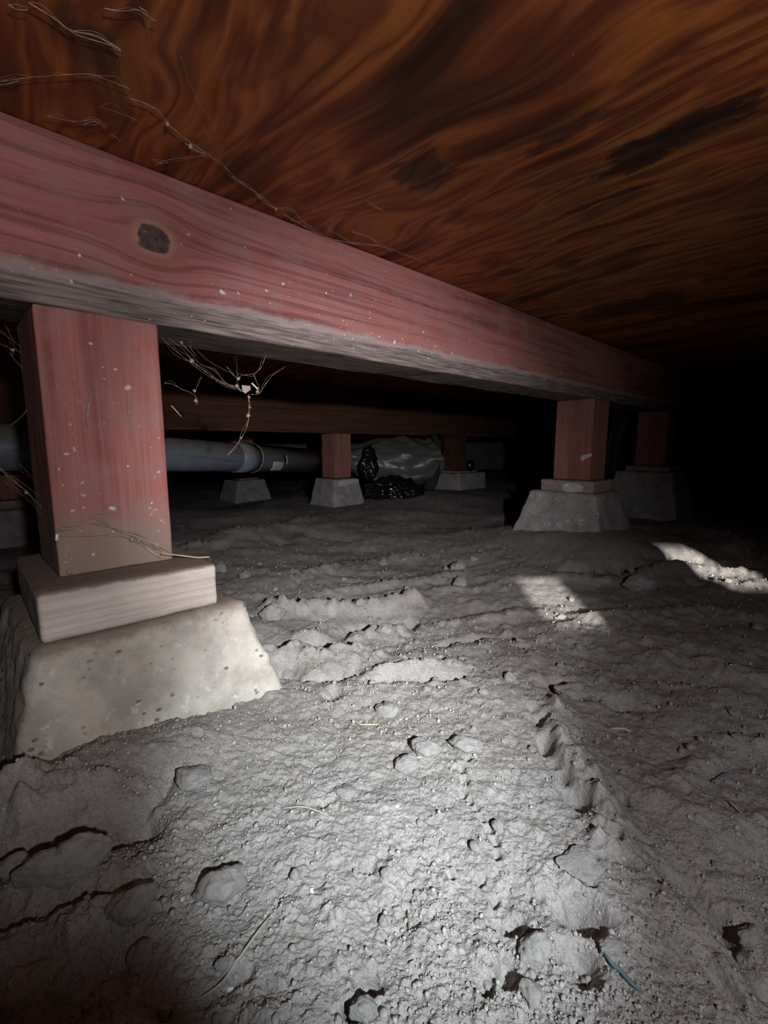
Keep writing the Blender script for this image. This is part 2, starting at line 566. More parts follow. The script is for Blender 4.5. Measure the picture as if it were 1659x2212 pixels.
RIDGES = [  # polyline on the ground, height, half width, serration
    (px_line((585, 1322), (640, 1318), (720, 1312), (800, 1302), (900, 1290)), 0.022, 0.020, 0.5),
    (px_line((520, 1402), (600, 1400), (680, 1385), (740, 1358), (800, 1338), (880, 1325)), -0.016, 0.018, 0.5),
    (px_line((580, 1425), (650, 1418), (720, 1425), (765, 1418)), 0.016, 0.020, 0.6),
    (px_line((640, 1375), (720, 1368), (800, 1352), (870, 1345)), 0.010, 0.016, 0.6),
    (px_line((620, 1462), (690, 1474), (760, 1462)), -0.012, 0.012, 0.5),
    (px_line((810, 1490), (880, 1480), (990, 1466)), -0.009, 0.009, 0.3),
    (px_line((830, 1470), (900, 1458), (980, 1445)), 0.009, 0.011, 0.4),
    (px_line((930, 1345), (1000, 1330), (1090, 1322)), 0.008, 0.020, 0.5),
    (px_line((960, 1382), (1060, 1368)), -0.009, 0.010, 0.4),
    (px_line((700, 1275), (800, 1262), (900, 1252), (1000, 1238)), 0.010, 0.020, 0.7),
    (px_line((640, 1250), (760, 1215), (880, 1195)), 0.012, 0.035, 0.6),
    (px_line((430, 1190), (520, 1165), (620, 1140), (700, 1120)), 0.018, 0.06, 0.5),
    (px_line((600, 1178), (640, 1150), (760, 1165)), -0.014, 0.03, 0.5),
    (px_line((1175, 1545), (1215, 1620), (1262, 1690), (1310, 1770), (1352, 1840)), 0.009, 0.016, 1.3),
    (px_line((1140, 1555), (1172, 1630), (1215, 1700), (1255, 1755)), -0.006, 0.010, 1.5),
    (px_line((1352, 1840), (1440, 1930), (1540, 2060)), 0.005, 0.020, 1.2),
    (px_line((1240, 1245), (1330, 1250), (1400, 1228), (1480, 1222), (1570, 1232)), -0.012, 0.022, 0.8),
    (px_line((1230, 1262), (1330, 1268), (1420, 1245), (1500, 1240), (1659, 1258)), 0.012, 0.025, 0.8),
    (px_line((1380, 1165), (1470, 1150), (1560, 1180), (1659, 1235)), 0.020, 0.045, 0.5),
    (px_line((1300, 1345), (1400, 1335), (1520, 1330), (1659, 1350)), 0.008, 0.030, 0.7),
    (px_line((1450, 1440), (1550, 1470), (1659, 1500)), 0.008, 0.025, 0.8),
    (px_line((1180, 1495), (1280, 1520), (1420, 1545)), -0.008, 0.012, 0.8),
    (px_line((1480, 1690), (1560, 1640), (1659, 1640)), 0.007, 0.012, 0.7),
    (px_line((1420, 1700), (1540, 1770), (1659, 1800)), 0.006, 0.013, 0.7),
    (px_line((1500, 1900), (1600, 2020), (1659, 2110)), -0.012, 0.010, 0.7),
    (px_line((-60, 1880), (60, 1835), (150, 1805), (240, 1785)), 0.016, 0.012, 0.6),
    (px_line((-60, 1945), (80, 1905), (200, 1868), (290, 1835)), -0.016, 0.010, 0.5),
    (px_line((-60, 2020), (60, 1985), (160, 1955), (250, 1960)), 0.012, 0.014, 0.4),
    (px_line((-60, 2060), (60, 2035), (150, 2005), (240, 2010)), -0.012, 0.008, 0.4),
    (px_line((0, 2120), (120, 2050), (230, 2040)), 0.012, 0.018, 0.3),
    (px_line((215, 1860), (290, 1810), (350, 1770), (385, 1725)), -0.007, 0.004, 0.9),
    (px_line((180, 1740), (260, 1715), (350, 1700)), 0.004, 0.010, 0.7),
    (px_line((390, 2190), (450, 2150), (500, 2110)), -0.004, 0.004, 0.7),
]
PITS = [  # px, py, depth, radius
    (1162, 1572, 0.008, 0.007), (1178, 1630, 0.011, 0.010), (1208, 1690, 0.008, 0.006), (1248, 1735, 0.012, 0.009), (1018, 1672, 0.006, 0.0035), (1003, 1690, 0.007, 0.004), (1010, 1712, 0.008, 0.0045), (1006, 1738, 0.007, 0.004), (1022, 1752, 0.006, 0.003), (1032, 1770, 0.005, 0.0025),
    (1038, 1792, 0.006, 0.003), (1046, 1815, 0.007, 0.0035), (1052, 1838, 0.007, 0.0035), (1050, 1862, 0.006, 0.003), (1030, 1830, 0.004, 0.002), (985, 1692, 0.004, 0.002),
    (960, 1895, 0.006, 0.0028), (1025, 1900, 0.005, 0.003), (1068, 1945, 0.005, 0.003), (700, 1760, 0.004, 0.003), (790, 1880, 0.004, 0.003),
    (1262, 2022, 0.018, 0.013), (1255, 2135, 0.014, 0.009), (1105, 2112, 0.010, 0.006), (1052, 2125, 0.009, 0.005),
    (800, 2100, 0.012, 0.007), (760, 2165, 0.010, 0.005), (1340, 1715, 0.010, 0.007), (1345, 1835, 0.010, 0.006),
    (1200, 1490, 0.010, 0.012), (1330, 1530, 0.012, 0.012), (1120, 2010, 0.008, 0.006), (1085, 1998, 0.007, 0.004),
    (1570, 1965, 0.012, 0.008), (1280, 1958, 0.006, 0.004), (720, 1515, 0.008, 0.013), (640, 1450, 0.012, 0.02),
    (1560, 2130, 0.010, 0.006), (1500, 1265, 0.016, 0.018), (430, 1640, 0.004, 0.006),
]
PIERS = [  # s, d of the post centre, soil height at the block, radius of the soil heap
    (0.130, 0.560, 0.012, 0.22), (1.300, 0.560, 0.062, 0.27), (1.372, 1.752, 0.0, 0.35), (2.28, 1.752, 0.02, 0.35),
    (0.17, 1.752, 0.0, 0.3), (1.95, 0.560, 0.03, 0.3), (1.51, 2.95, -0.085, 0.3)]


def height(x, y):
    x = np.asarray(x, float); y = np.asarray(y, float)
    wx = x + 0.02 * fbm(x * 9, y * 9, 3, 50)
    wy = y + 0.02 * fbm(x * 9, y * 9, 3, 60)
    s, d = to_row(x, y)
    z = 0.030 * fbm(x * 2.2, y * 2.2, 3, 1)
    far = sstep(y, 0.8, 2.2)
    z += far * 0.05 * fbm(x * 1.6, y * 1.6, 3, 5)
    z -= 0.085 * sstep(d, 1.9, 2.9) * sstep(-x, 0.1, 0.8)
    # bank that rises behind the middle pier and beside the right pier
    z += 0.035 * np.exp(-(((x - 0.15) / 0.45) ** 2 + ((y - 2.2) / 0.4) ** 2))
    # heaps round the blocks
    for (ps, pd, h, r) in PIERS:
        q = np.hypot(s - ps, d - pd)
        w = np.exp(-(q / r) ** 2 * 1.6)
        z = z * (1 - w) + w * h
    # soil heaped along the front of the near block
    q = (d - 0.40) / 0.055
    z += (0.030 - 0.09 * np.clip(s - 0.03, -0.1, 0.25)) * np.exp(-q * q) * sstep(s, -0.25, -0.05) * sstep(-s, -0.38, -0.27)
    z += 0.030 * np.exp(-(((s - 1.15) / 0.13) ** 2 + ((d - 0.42) / 0.11) ** 2) * 1.3)   # heap in front of the right block
    # dug furrows and ridges
    ser = vnoise(x * 130, y * 130, 80) + 0.6 * vnoise(x * 60, y * 60, 81)
    for (pts, h, w, k) in RIDGES:
        best = np.full(x.shape, 9.0)
        for (a, b) in zip(pts[:-1], pts[1:]):
            dx, dy = b[0] - a[0], b[1] - a[1]
            t = np.clip(((wx - a[0]) * dx + (wy - a[1]) * dy) / (dx * dx + dy * dy), 0, 1)
            best = np.minimum(best, np.hypot(wx - a[0] - t * dx, wy - a[1] - t * dy))
        z += h * np.exp(-(best / w) ** 2) * (1 + k * ser)
    for (px, py, h, r) in PITS:
        c = on_z(px, py)
        e = (wx - 0.02 * 0 - c.x) ** 2 + (wy - c.y) ** 2
        z -= h * np.exp(-(e / (r * r)) ** 2) * (1 + 0.5 * ser)
    # crumbs and clods
    rough = 0.35 + 0.65 * sstep(fbm(x * 5, y * 5, 2, 90), -0.15, 0.25)
    rough = np.where((s < 0.03) & (d < 0.5), 1.0, rough)
    calm = np.ones(x.shape)
    for (ps, pd, h, r) in PIERS[1:]:
        calm *= 1 - 0.75 * np.exp(-(np.hypot(s - ps, d - pd) / 0.2) ** 2)
    z += calm * 0.0075 * fbm(x * 16, y * 16, 3, 20)
    fur = (0.5 - np.abs(vnoise(wx * 5 + wy * 1.5, wy * 19 - wx * 3, 70)) * 2.2) + 0.5 * (0.5 - np.abs(vnoise(wx * 9, wy * 36 - wx * 5, 72)) * 2.2)
    z += calm * 0.009 * fur * sstep(y, 0.5, 0.75) * (1 - 0.6 * sstep(y, 1.5, 2.2)) * (0.5 + ser) * (1 - 0.85 * np.exp(-(((x - 0.31) / 0.11) ** 2 + ((y - 0.83) / 0.17) ** 2)))
    left = sstep(-s, -0.09, -0.02) * sstep(-d, -0.47, -0.40)
    z += left * (0.016 * fbm(x * 26, y * 26, 4, 120, 0.55) + 0.006 * np.clip(0.5 - worley(wx * 60, wy * 60, 130)[0], 0, 1))
    b1, v1 = worley(wx * 46, wy * 46, 30)
    z += calm * rough * 0.0065 * np.clip(0.5 - b1, 0, 1) * (v1 > 0.72) * (0.5 + v1)
    b2, v2 = worley(x * 150, y * 150, 35)
    z += calm * (0.25 + 0.75 * rough) * 0.0040 * np.clip(0.5 - b2, 0, 1) * (v2 > 0.55)
    b3, v3 = worley(x * 330, y * 330, 45)
    z += calm * 0.0016 * np.clip(0.6 - b3, 0, 1) * (v3 > 0.3)
    z += calm * 0.0022 * fbm(x * 120, y * 120, 4, 40, 0.6)
    return z


def h1(x, y):
    return float(height(np.array([x]), np.array([y]))[0])


def build_ground():
    front = np.radians(np.linspace(-58, 58, 720))
    back = np.radians(np.linspace(58, 302, 62)[1:-1])
    az = np.concatenate([front, back])
    inv = np.linspace(1 / 0.15, 1 / 3.2, 700)
    r = np.concatenate([1 / inv, np.geomspace(3.2, 9.0, 26)[1:]])
    nr, na = len(r), len(az)
    R, A = np.meshgrid(r, az, indexing='ij')
    X, Y = R * np.sin(A), R * np.cos(A)
    Z = height(X.ravel(), Y.ravel())
    co = np.stack([X.ravel(), Y.ravel(), Z], 1)
    co = np.vstack([co, [[0, 0, -0.005]]])
    i = np.arange(nr - 1)[:, None] * na
    j = np.arange(na)[None, :]
    j2 = (j + 1) % na
    q = np.stack([i + j, i + na + j, i + na + j2, i + j2], -1)[..., ::-1].reshape(-1, 4)
    tri = np.stack([np.full(na, nr * na), np.arange(na), (np.arange(na) + 1) % na], 1)[:, ::-1]
    me = bpy.data.meshes.new('floor')
    me.vertices.add(len(co)); me.vertices.foreach_set('co', co.ravel())
    nl = q.size + tri.size
    me.loops.add(nl)
    me.loops.foreach_set('vertex_index', np.concatenate([q.ravel(), tri.ravel()]).astype(np.int32))
    me.polygons.add(len(q) + len(tri))
    st = np.concatenate([np.arange(len(q)) * 4, q.size + np.arange(len(tri)) * 3]).astype(np.int32)
    me.polygons.foreach_set('loop_start', st)
    me.update(calc_edges=True)
    me.validate()
    if me.polygons[0].normal.z < 0:
        me.flip_normals()
    return tag(obj_from_me('floor', me, M['dirt'], smooth=True), 'dry grey dirt ground of the crawl space, raked into ridges', kind='structure')


build_ground()

# ------------------------------------------------------------------ the shell: plywood subfloor and foundation walls


def ceil_sd(px, py):
    p = on_z(px, py, BEAM_TOP)
    return to_row(p.x, p.y)


stains = []
for (px, py, ra, rb, k) in ((925, 372, 0.030, 0.045, 0.75), (1470, 272, 0.014, 0.06, 0.85), (1440, 310, 0.024, 0.07, 0.8), (1385, 350, 0.016, 0.04, 0.8), (1195, 300, 0.012, 0.04, 0.7),
                            (1310, 430, 0.008, 0.06, 0.8), (1100, 590, 0.015, 0.03, 0.7), (1230, 572, 0.018, 0.02, 0.6), (600, 110, 0.018, 0.05, 0.4),
                            (200, 95, 0.02, 0.03, 0.5), (1370, 660, 0.06, 0.12, 0.7)):
    s_, d_ = ceil_sd(px, py)
    stains.append((s_, d_, ra, rb, k))
M['plywood'] = mat_plywood(stains)
X0, X1, Y0, Y1, ZB, ZT = -3.6, 4.2, -0.60, 5.6, -0.35, 0.60
bm = bmesh.new()
lo, hi = [], []
for (x, y) in ((X0 - 0.15, Y0 - 0.02), (X1 + 0.15, Y0 - 0.02), (X1 + 0.15, Y1 + 0.15), (X0 - 0.15, Y1 + 0.15)):
    s_, d_ = to_row(x, y)
    lo.append(bm.verts.new((s_, d_, 0))); hi.append(bm.verts.new((s_, d_, 0.02)))
bm.faces.new(lo[::-1]); bm.faces.new(hi)
for k in range(4):
    bm.faces.new((lo[k], lo[(k + 1) % 4], hi[(k + 1) % 4], hi[k]))
ceil_o = obj_from_bm('ceiling', bm, M['plywood'], loc=(0, 0, BEAM_TOP + 0.0005), rotz=ANG)
tag(ceil_o, 'orange brown plywood subfloor with dark flame grain and stains', kind='structure')

for nm, (a, b, c, d_) in dict(wall_far=(X0 - 0.15, X1 + 0.15, Y1, Y1 + 0.15), wall_left=(X0 - 0.15, X0, Y0, Y1), wall_right=(X1, X1 + 0.15, Y0, Y1)).items():
    tag(obj_from_bm(nm, box_bm(a, b, c, d_, ZB, ZT, bevel=0), M['wall']), kind='structure')


def vent_span(pts):
    """the opening in the wall behind, through which the low sun reaches these ground points"""
    out = []
    for (x, y, z) in pts:
        t = (y - Y0) / SUN_DIR.y
        out.append((x - SUN_DIR.x * t, z - SUN_DIR.z * t))
    xs, zs = [o[0] for o in out], [o[1] for o in out]
    return min(xs), max(xs), min(zs), max(zs)


V1 = vent_span([tuple(on_z(*p)) for p in ((1110, 1258), (1185, 1243), (1272, 1335), (1215, 1345))])
V2 = vent_span([tuple(on_z(*p, 0.02)) for p in ((1400, 1150), (1640, 1240), (1600, 1270))])
V1 = (V1[0] + 0.004, V1[1] - 0.004, V1[2], V1[3])
V2 = (V2[0], V2[0] + 0.10, V2[2], V2[2] + 0.8 * (min(V2[3], 0.53) - V2[2]))
bm = bmesh.new()


def add_box(bm, x0, x1, y0, y1, z0, z1):
    vs = [bm.verts.new(p) for p in ((x0, y0, z0), (x1, y0, z0), (x1, y1, z0), (x0, y1, z0), (x0, y0, z1), (x1, y0, z1), (x1, y1, z1), (x0, y1, z1))]
    for f in ((3, 2, 1, 0), (4, 5, 6, 7), (0, 1, 5, 4), (1, 2, 6, 5), (2, 3, 7, 6), (3, 0, 4, 7)):
        bm.faces.new([vs[i] for i in f])


yb0, yb1 = Y0 - 0.03, Y0
xa = X0 - 0.15
for v in sorted([V1, V2]):
    add_box(bm, xa, v[0], yb0, yb1, ZB, ZT)
    add_box(bm, v[0], v[1], yb0, yb1, ZB, v[2])
    add_box(bm, v[0], v[1], yb0, yb1, v[3], ZT)
    xa = v[1]
add_box(bm, xa, X1 + 0.15, yb0, yb1, ZB, ZT)
tag(obj_from_bm('wall_back', bm, M['wall']), kind='structure')

# ------------------------------------------------------------------ beams
KNOT = on_d(332, 517, 0.509)
ks, kd = to_row(KNOT.x, KNOT.y)
BEAM_S0 = -0.9
M['beam'] = mat_wood('red_stained_beam', grey_band=0.026, knot=(ks - BEAM_S0, KNOT.z - BEAM_BOT))
BW = 0.095


def beam(name, s0, s1, d, z0, z1, mat, label, seed):
    bm = box_bm(0, s1 - s0, 0, BW, 0, z1 - z0, bevel=0.003)
    ed = [e for e in bm.edges if e.calc_length() > 1.0]
    bmesh.ops.subdivide_edges(bm, edges=ed, cuts=160)
    for v in bm.verts:   # an old timber is never quite straight
        if 0.005 < v.co.x < s1 - s0 - 0.005 and v.co.z < (z1 - z0) * 0.5:
            v.co.z += 0.0016 * mnoise.noise(Vector((v.co.x * 9, v.co.y * 20, seed))) + 0.0009 * mnoise.noise(Vector((v.co.x * 40, v.co.y * 30, seed + 4)))
    o = obj_from_bm(name, bm, mat, loc=row(s0, d, z0), rotz=ANG)
    return tag(o, label, 'beam', 'floor beams')


near_beam = beam('floor_beam', BEAM_S0, 4.5, 0.509, BEAM_BOT, BEAM_TOP, M['beam'], 'long red stained wooden beam with a knot, nearest the camera under the plywood', 1)
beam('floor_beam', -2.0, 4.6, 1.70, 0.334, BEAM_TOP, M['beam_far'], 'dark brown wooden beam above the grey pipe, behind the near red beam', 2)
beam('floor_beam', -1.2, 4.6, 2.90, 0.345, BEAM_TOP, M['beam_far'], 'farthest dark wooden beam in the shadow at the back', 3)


# ------------------------------------------------------------------ posts, cap blocks, concrete piers
def pier_stack(s, d, z_ground, z_block, z_post, z_top, post_mat, cap_mat, con_mat, names, pw=0.10, block=None, cap=None, fine=False, seed=0, twist=0.0, cap_o=(0, 0)):
    """three separate things: concrete block, wooden cap on it, post on the cap; s, d = centre of the post"""
    base = row(s, d)
    bt, bb = block
    blk = frustum_bm((-bb[0], bb[1], -bb[2], bb[3]), (-bt[0], bt[1], -bt[2], bt[3]), 0, z_block - z_ground, bevel=0.009 if fine else 0.008,
                     cuts=28 if fine else 10, rough=0.0030 if fine else 0.0035, freq=46 if fine else 26, seed=seed)
    o = obj_from_bm('concrete_pier', blk, con_mat, smooth=True, loc=(base.x, base.y, z_ground), rotz=ANG)
    tag(o, names[0], 'pier', 'concrete pier blocks')
    out = [o]
    if cap:
        cb = box_bm(-cap[0], cap[1], -cap[2], cap[3], 0, z_post - z_block - 0.0006, bevel=0.0038, cuts=12 if fine else 4, rough=0.0009, freq=45, seed=seed + 3)
        b2 = row(s + cap_o[0], d + cap_o[1])
        c = obj_from_bm('cap_block', cb, cap_mat, smooth=True, loc=(b2.x, b2.y, z_block + 0.0003), rotz=ANG + twist)
        tag(c, names[1], 'block', 'wooden cap blocks')
        out.append(c)
    else:
        out.append(None)
    h = pw / 2
    p = obj_from_bm('wooden_post', box_bm(-h, h, -h, h, 0, z_top - z_post - 0.0006, bevel=0.0022, cuts=16 if fine else 4, rough=0.0004, freq=30, seed=seed + 6), post_mat,
                    smooth=False, loc=(base.x, base.y, z_post + 0.0003), rotz=ANG)
    tag(p, names[2], 'post', 'wooden posts')
    out.append(p)
    return out


# near left post
L = pier_stack(0.123, 0.560, -0.05, 0.113, 0.158, BEAM_BOT, M['post'], M['cap'], M['concrete'],
               ('large pale concrete pier block in the left foreground', 'pale weathered wooden cap block on the nearest concrete pier',
                'thick red stained post standing at left under the near beam'), pw=0.102, fine=True, seed=1.5,
               block=((0.083, 0.105, 0.103, 0.10), (0.122, 0.152, 0.152, 0.15)), cap=(0.072, 0.080, 0.097, 0.09), twist=math.radians(-1.5))
# right post
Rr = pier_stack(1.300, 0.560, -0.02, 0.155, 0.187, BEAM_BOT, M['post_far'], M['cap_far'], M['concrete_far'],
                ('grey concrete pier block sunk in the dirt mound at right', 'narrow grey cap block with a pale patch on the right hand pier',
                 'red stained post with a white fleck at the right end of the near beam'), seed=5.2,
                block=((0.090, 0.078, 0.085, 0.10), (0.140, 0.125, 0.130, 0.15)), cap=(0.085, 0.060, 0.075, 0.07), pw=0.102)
# middle post, second row
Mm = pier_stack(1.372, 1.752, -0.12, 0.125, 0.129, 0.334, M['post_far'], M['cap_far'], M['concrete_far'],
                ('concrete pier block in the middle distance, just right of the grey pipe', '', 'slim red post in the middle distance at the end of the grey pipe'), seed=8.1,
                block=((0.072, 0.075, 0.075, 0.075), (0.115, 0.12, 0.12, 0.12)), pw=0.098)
# second row, next to the right
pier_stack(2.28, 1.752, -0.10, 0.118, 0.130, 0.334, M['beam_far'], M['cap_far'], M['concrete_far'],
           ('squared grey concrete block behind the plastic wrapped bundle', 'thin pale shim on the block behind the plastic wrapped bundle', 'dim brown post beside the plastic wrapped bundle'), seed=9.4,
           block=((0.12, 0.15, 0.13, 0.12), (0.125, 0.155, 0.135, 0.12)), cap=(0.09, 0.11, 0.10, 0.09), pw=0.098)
# second row, at the left picture edge
pier_stack(0.17, 1.752, -0.12, 0.10, 0.125, 0.334, M['post_far'], M['cap_far'], M['concrete_far'],
           ('shadowed concrete pier block behind the left foreground post', 'cap block in the shadow at the left picture edge', 'dim red post at the left picture edge behind the pipe'), seed=11.0,
           block=((0.10, 0.10, 0.10, 0.10), (0.15, 0.15, 0.15, 0.15)), cap=(0.08, 0.08, 0.08, 0.08), pw=0.098)
# near row, far right
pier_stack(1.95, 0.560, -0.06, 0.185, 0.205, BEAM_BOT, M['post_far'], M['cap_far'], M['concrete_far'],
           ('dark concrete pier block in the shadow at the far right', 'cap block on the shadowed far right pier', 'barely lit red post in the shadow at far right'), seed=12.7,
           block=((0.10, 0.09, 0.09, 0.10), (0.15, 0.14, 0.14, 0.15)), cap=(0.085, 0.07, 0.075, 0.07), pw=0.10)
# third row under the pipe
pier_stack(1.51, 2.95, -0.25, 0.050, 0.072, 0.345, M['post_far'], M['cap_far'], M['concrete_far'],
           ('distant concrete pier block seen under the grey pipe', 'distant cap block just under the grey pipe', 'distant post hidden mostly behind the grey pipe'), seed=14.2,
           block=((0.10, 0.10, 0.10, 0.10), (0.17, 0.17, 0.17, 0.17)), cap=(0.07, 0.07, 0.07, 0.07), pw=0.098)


# small parts on the posts and caps
def patch(name, parent, pts3, nrm, thick, mat, label=None):
    """a thin irregular flake: polygon of world points, extruded along nrm"""
    bm = bmesh.new()
    nrm = Vector(nrm).normalized()
    a = [bm.verts.new(Vector(p) - nrm * thick * 0.6) for p in pts3]
    b = [bm.verts.new(Vector(p) + nrm * thick) for p in pts3]
    n = len(a)
    bm.faces.new(a[::-1]); bm.faces.new(b)
    for i in range(n):
        bm.faces.new((a[i], a[(i + 1) % n], b[(i + 1) % n], b[i]))
    bmesh.ops.recalc_face_normals(bm, faces=bm.faces)
    inv = (Matrix.Translation(parent.location) @ parent.rotation_euler.to_matrix().to_4x4()).inverted()
    bmesh.ops.transform(bm, matrix=inv, verts=bm.verts)
    o = obj_from_bm(name, bm, mat, parent)
    if label: o['label'] = label
    return o


def on_s(px, py, s):
    r = ray(px, py)
    return Vector((0, 0, CAM_H)) + r * (s / (r.x * CU + r.y * SU))


NS = Vector((-CU, -SU, 0))     # outward normal of the left hand (s-) faces
ND = Vector((SU, -CU, 0))      # outward normal of the front (d-) faces
patch('white_fleck', Rr[2], [on_s(x, y, 1.2488) for x, y in ((1254, 990), (1258, 984), (1268, 981), (1280, 980), (1277, 986), (1266, 990), (1258, 996))], NS, 0.0012, M['fleck'], 'white fleck stuck on the red post')
patch('mortar_patch', Rr[1], [on_s(x, y, 1.2145) for x, y in ((1214, 1056), (1218, 1046), (1232, 1042), (1250, 1044), (1262, 1052), (1256, 1062), (1236, 1064), (1222, 1063))], NS, 0.0022, M['mortar'], 'pale mortar patch')

patch('mortar_patch', Mm[0], [on_d(x, y, 1.673) for x, y in ((730, 1038), (742, 1036), (760, 1035), (774, 1037), (770, 1043), (752, 1046), (744, 1050), (732, 1050))], ND, 0.004, M['mortar'], 'pale mortar patch on the upper edge')

# ------------------------------------------------------------------ drain pipe
PA, PB, PC = Vector((-1.22, 0.42, 0.300)), Vector((-0.905, 1.09, 0.276)), on_d(700, 996, 1.905)
pdir = (PC - PB).normalized()
PST = PB - pdir * 0.75
PEN = PC + pdir * 0.17
RP = 0.0555
proot = empty('drain_pipe', PST)
xax = pdir
yax = Vector((0, 0, 1)).cross(xax).normalized()
zax = xax.cross(yax)
proot.rotation_euler = Matrix((xax, yax, zax)).transposed().to_euler()
tag(proot, 'grey plastic drain pipe hanging behind the left post', 'pipe')
PL = (PEN - PST).length


def cyl(x0, x1, r, mat, name, parent, sides=40, hollow=0.0):
    bm = bmesh.new()
    prof = [(x0, r), (x1, r)] if not hollow else [(x0 + hollow, r - 0.001), (x0, r - 0.0005), (x0, r), (x1, r), (x1, r - 0.0005), (x1 - hollow, r - 0.001)]
    if not hollow: prof = [(x0, 0.0001)] + prof + [(x1, 0.0001)]
    rings = [[bm.verts.new((x, q * math.cos(2 * math.pi * k / sides), q * math.sin(2 * math.pi * k / sides))) for k in range(sides)] for x, q in prof]
    for i in range(len(rings) - 1):
        for k in range(sides):
            bm.faces.new((rings[i][k], rings[i][(k + 1) % sides], rings[i + 1][(k + 1) % sides], rings[i + 1][k]))
    if hollow:
        for k in range(sides):
            bm.faces.new((rings[-1][k], rings[-1][(k + 1) % sides], rings[0][(k + 1) % sides], rings[0][k]))
    bmesh.ops.recalc_face_normals(bm, faces=bm.faces)
    o = obj_from_bm(name, bm, mat, parent, smooth=True)
    for p in o.data.polygons:
        if abs(p.normal.x) > 0.7: p.use_smooth = False
    return o


def pipe_x(px):
    """distance along the pipe that shows at this picture column"""
    lo, hi = 0.0, PL
    for _ in range(40):
        mid = (lo + hi) / 2
        p = PST + pdir * mid
        if CX + FOC * p.x / (p.y * math.cos(PITCH) + (CAM_H - p.z) * math.sin(PITCH)) < px: lo = mid
        else: hi = mid
    return lo


cyl(0, PL, RP, M['pipe'], 'pipe_run', proot)
xc = pipe_x(543)
cyl(xc - 0.10, xc, RP + 0.0028, M['pipe'], 'coupling', proot)
cyl(xc, xc + 0.006, RP + 0.0036, M['white_plastic'], 'glue_ring', proot, hollow=0.001)['label'] = 'pale ring of glue at the joint'
# pale label band on the near side, with a dark slot beside it


def arc_patch(x0, x1, a0, a1, r, mat, name, lbl, skew=0.0):
    bm = bmesh.new()
    n, m_ = 10, 4
    g = [[bm.verts.new((x0 + (x1 - x0) * j / m_ + skew * i / n, r * math.cos(a0 + (a1 - a0) * i / n), r * math.sin(a0 + (a1 - a0) * i / n))) for j in range(m_ + 1)] for i in range(n + 1)]
    for i in range(n):
        for j in range(m_):
            bm.faces.new((g[i][j], g[i][j + 1], g[i + 1][j + 1], g[i + 1][j]))
    bmesh.ops.recalc_face_normals(bm, faces=bm.faces)
    bmesh.ops.solidify(bm, geom=list(bm.faces), thickness=-0.0012)
    o = obj_from_bm(name, bm, mat, proot, smooth=True)
    o['label'] = lbl


xl = pipe_x(578)
arc_patch(xl - 0.03, xl + 0.045, math.radians(180 + 12), math.radians(180 + 60), RP + 0.0005, M['white_plastic'], 'label_band', 'pale blue white band on the pipe', 0.01)
arc_patch(pipe_x(590), pipe_x(590) + 0.012, math.radians(180 - 18), math.radians(180 + 14), RP + 0.0005, M['black_plastic'], 'slot', 'dark slot beside the pale band', 0.008)
arc_patch(pipe_x(590) + 0.014, pipe_x(590) + 0.022, math.radians(180 - 16), math.radians(180 + 22), RP + 0.001, M['white_plastic'], 'tab', 'pale tab beside the slot', 0.008)


# ------------------------------------------------------------------ plastic things in the background
def lump(name, c, rad, folds, mat, seed, label=None, cat=None, parent=None, flat=0.0, rotz=0.0, sub=5, power=1.0):
    bm = bmesh.new()
    bmesh.ops.create_icosphere(bm, subdivisions=sub, radius=1.0)
    for v in bm.verts:
        p = v.co.copy()
        q = p * 1.6 + Vector((seed, seed * 2, -seed))
        f = 1 + folds * mnoise.noise(q) + folds * 0.9 * (0.5 - abs(mnoise.noise(q * 1.9))) * 1.2 + folds * 0.5 * (0.4 - abs(mnoise.noise(q * 4.3)))
        p *= f
        if flat and p.z < -flat: p.z = -flat - (p.z + flat) * -0.08
        v.co = Vector((p.x * rad[0], p.y * rad[1], p.z * rad[2]))
    o = obj_from_bm(name, bm, mat, parent, smooth=True, loc=c, rotz=rotz)
    if label: tag(o, label, cat)
    return o


# plastic wrapped bundle (insulated duct end) under the second beam
bc = on_y(862, 992, 2.48)
wrap = empty('wrapped_bundle', (bc.x, bc.y, h1(bc.x, bc.y)))
tag(wrap, 'bundle wrapped in dusty clear plastic hanging behind the middle post', 'bundle')


def bundle():
    # a sleeve of sheet plastic seen from the side, sagging to a point below right
    n, m_ = 72, 30
    bm = bmesh.new()
    rings = []
    for j in range(m_ + 1):
        t = j / m_
        cen = Vector((-0.26 + 0.46 * t, 0.02 * math.sin(t * 3), 0.0 - 0.03 * math.sin(math.pi * t)))
        ry, rz = 0.11, 0.098 + 0.048 * math.sin(math.pi * min(1, t * 1.1)) - 0.045 * (1 - t)
        ring = []
        for k in range(n):
            a = 2 * math.pi * k / n
            f = 1 + 0.10 * math.sin(3 * a + 5 * t) * t + 0.34 * (0.5 - abs(mnoise.noise(Vector((math.cos(a) * 1.9, math.sin(a) * 1.9, t * 2.6 + a * 0.0 + 3.3))))) + 0.16 * (0.5 - abs(mnoise.noise(Vector((math.cos(a) * 5, math.sin(a) * 5, t * 6)))))
            sag = -0.05 * max(0, -math.sin(a)) ** 3 * math.exp(-((t - 0.62) / 0.25) ** 2)
            ring.append(bm.verts.new(cen + Vector((0.03 * math.sin(a * 2 + 1) * t, ry * f * math.cos(a), rz * f * math.sin(a) + sag))))
        rings.append(ring)
    for j in range(m_):
        for k in range(n):
            bm.faces.new((rings[j][k], rings[j][(k + 1) % n], rings[j + 1][(k + 1) % n], rings[j + 1][k]))
    bm.faces.new(rings[0]); bm.faces.new(rings[-1])
    bmesh.ops.recalc_face_normals(bm, faces=bm.faces)
    return bm


sl = obj_from_bm('plastic_sleeve', bundle(), M['clear_plastic'], wrap, smooth=True)
sl.location = (0, 0, bc.z - wrap.location.z)
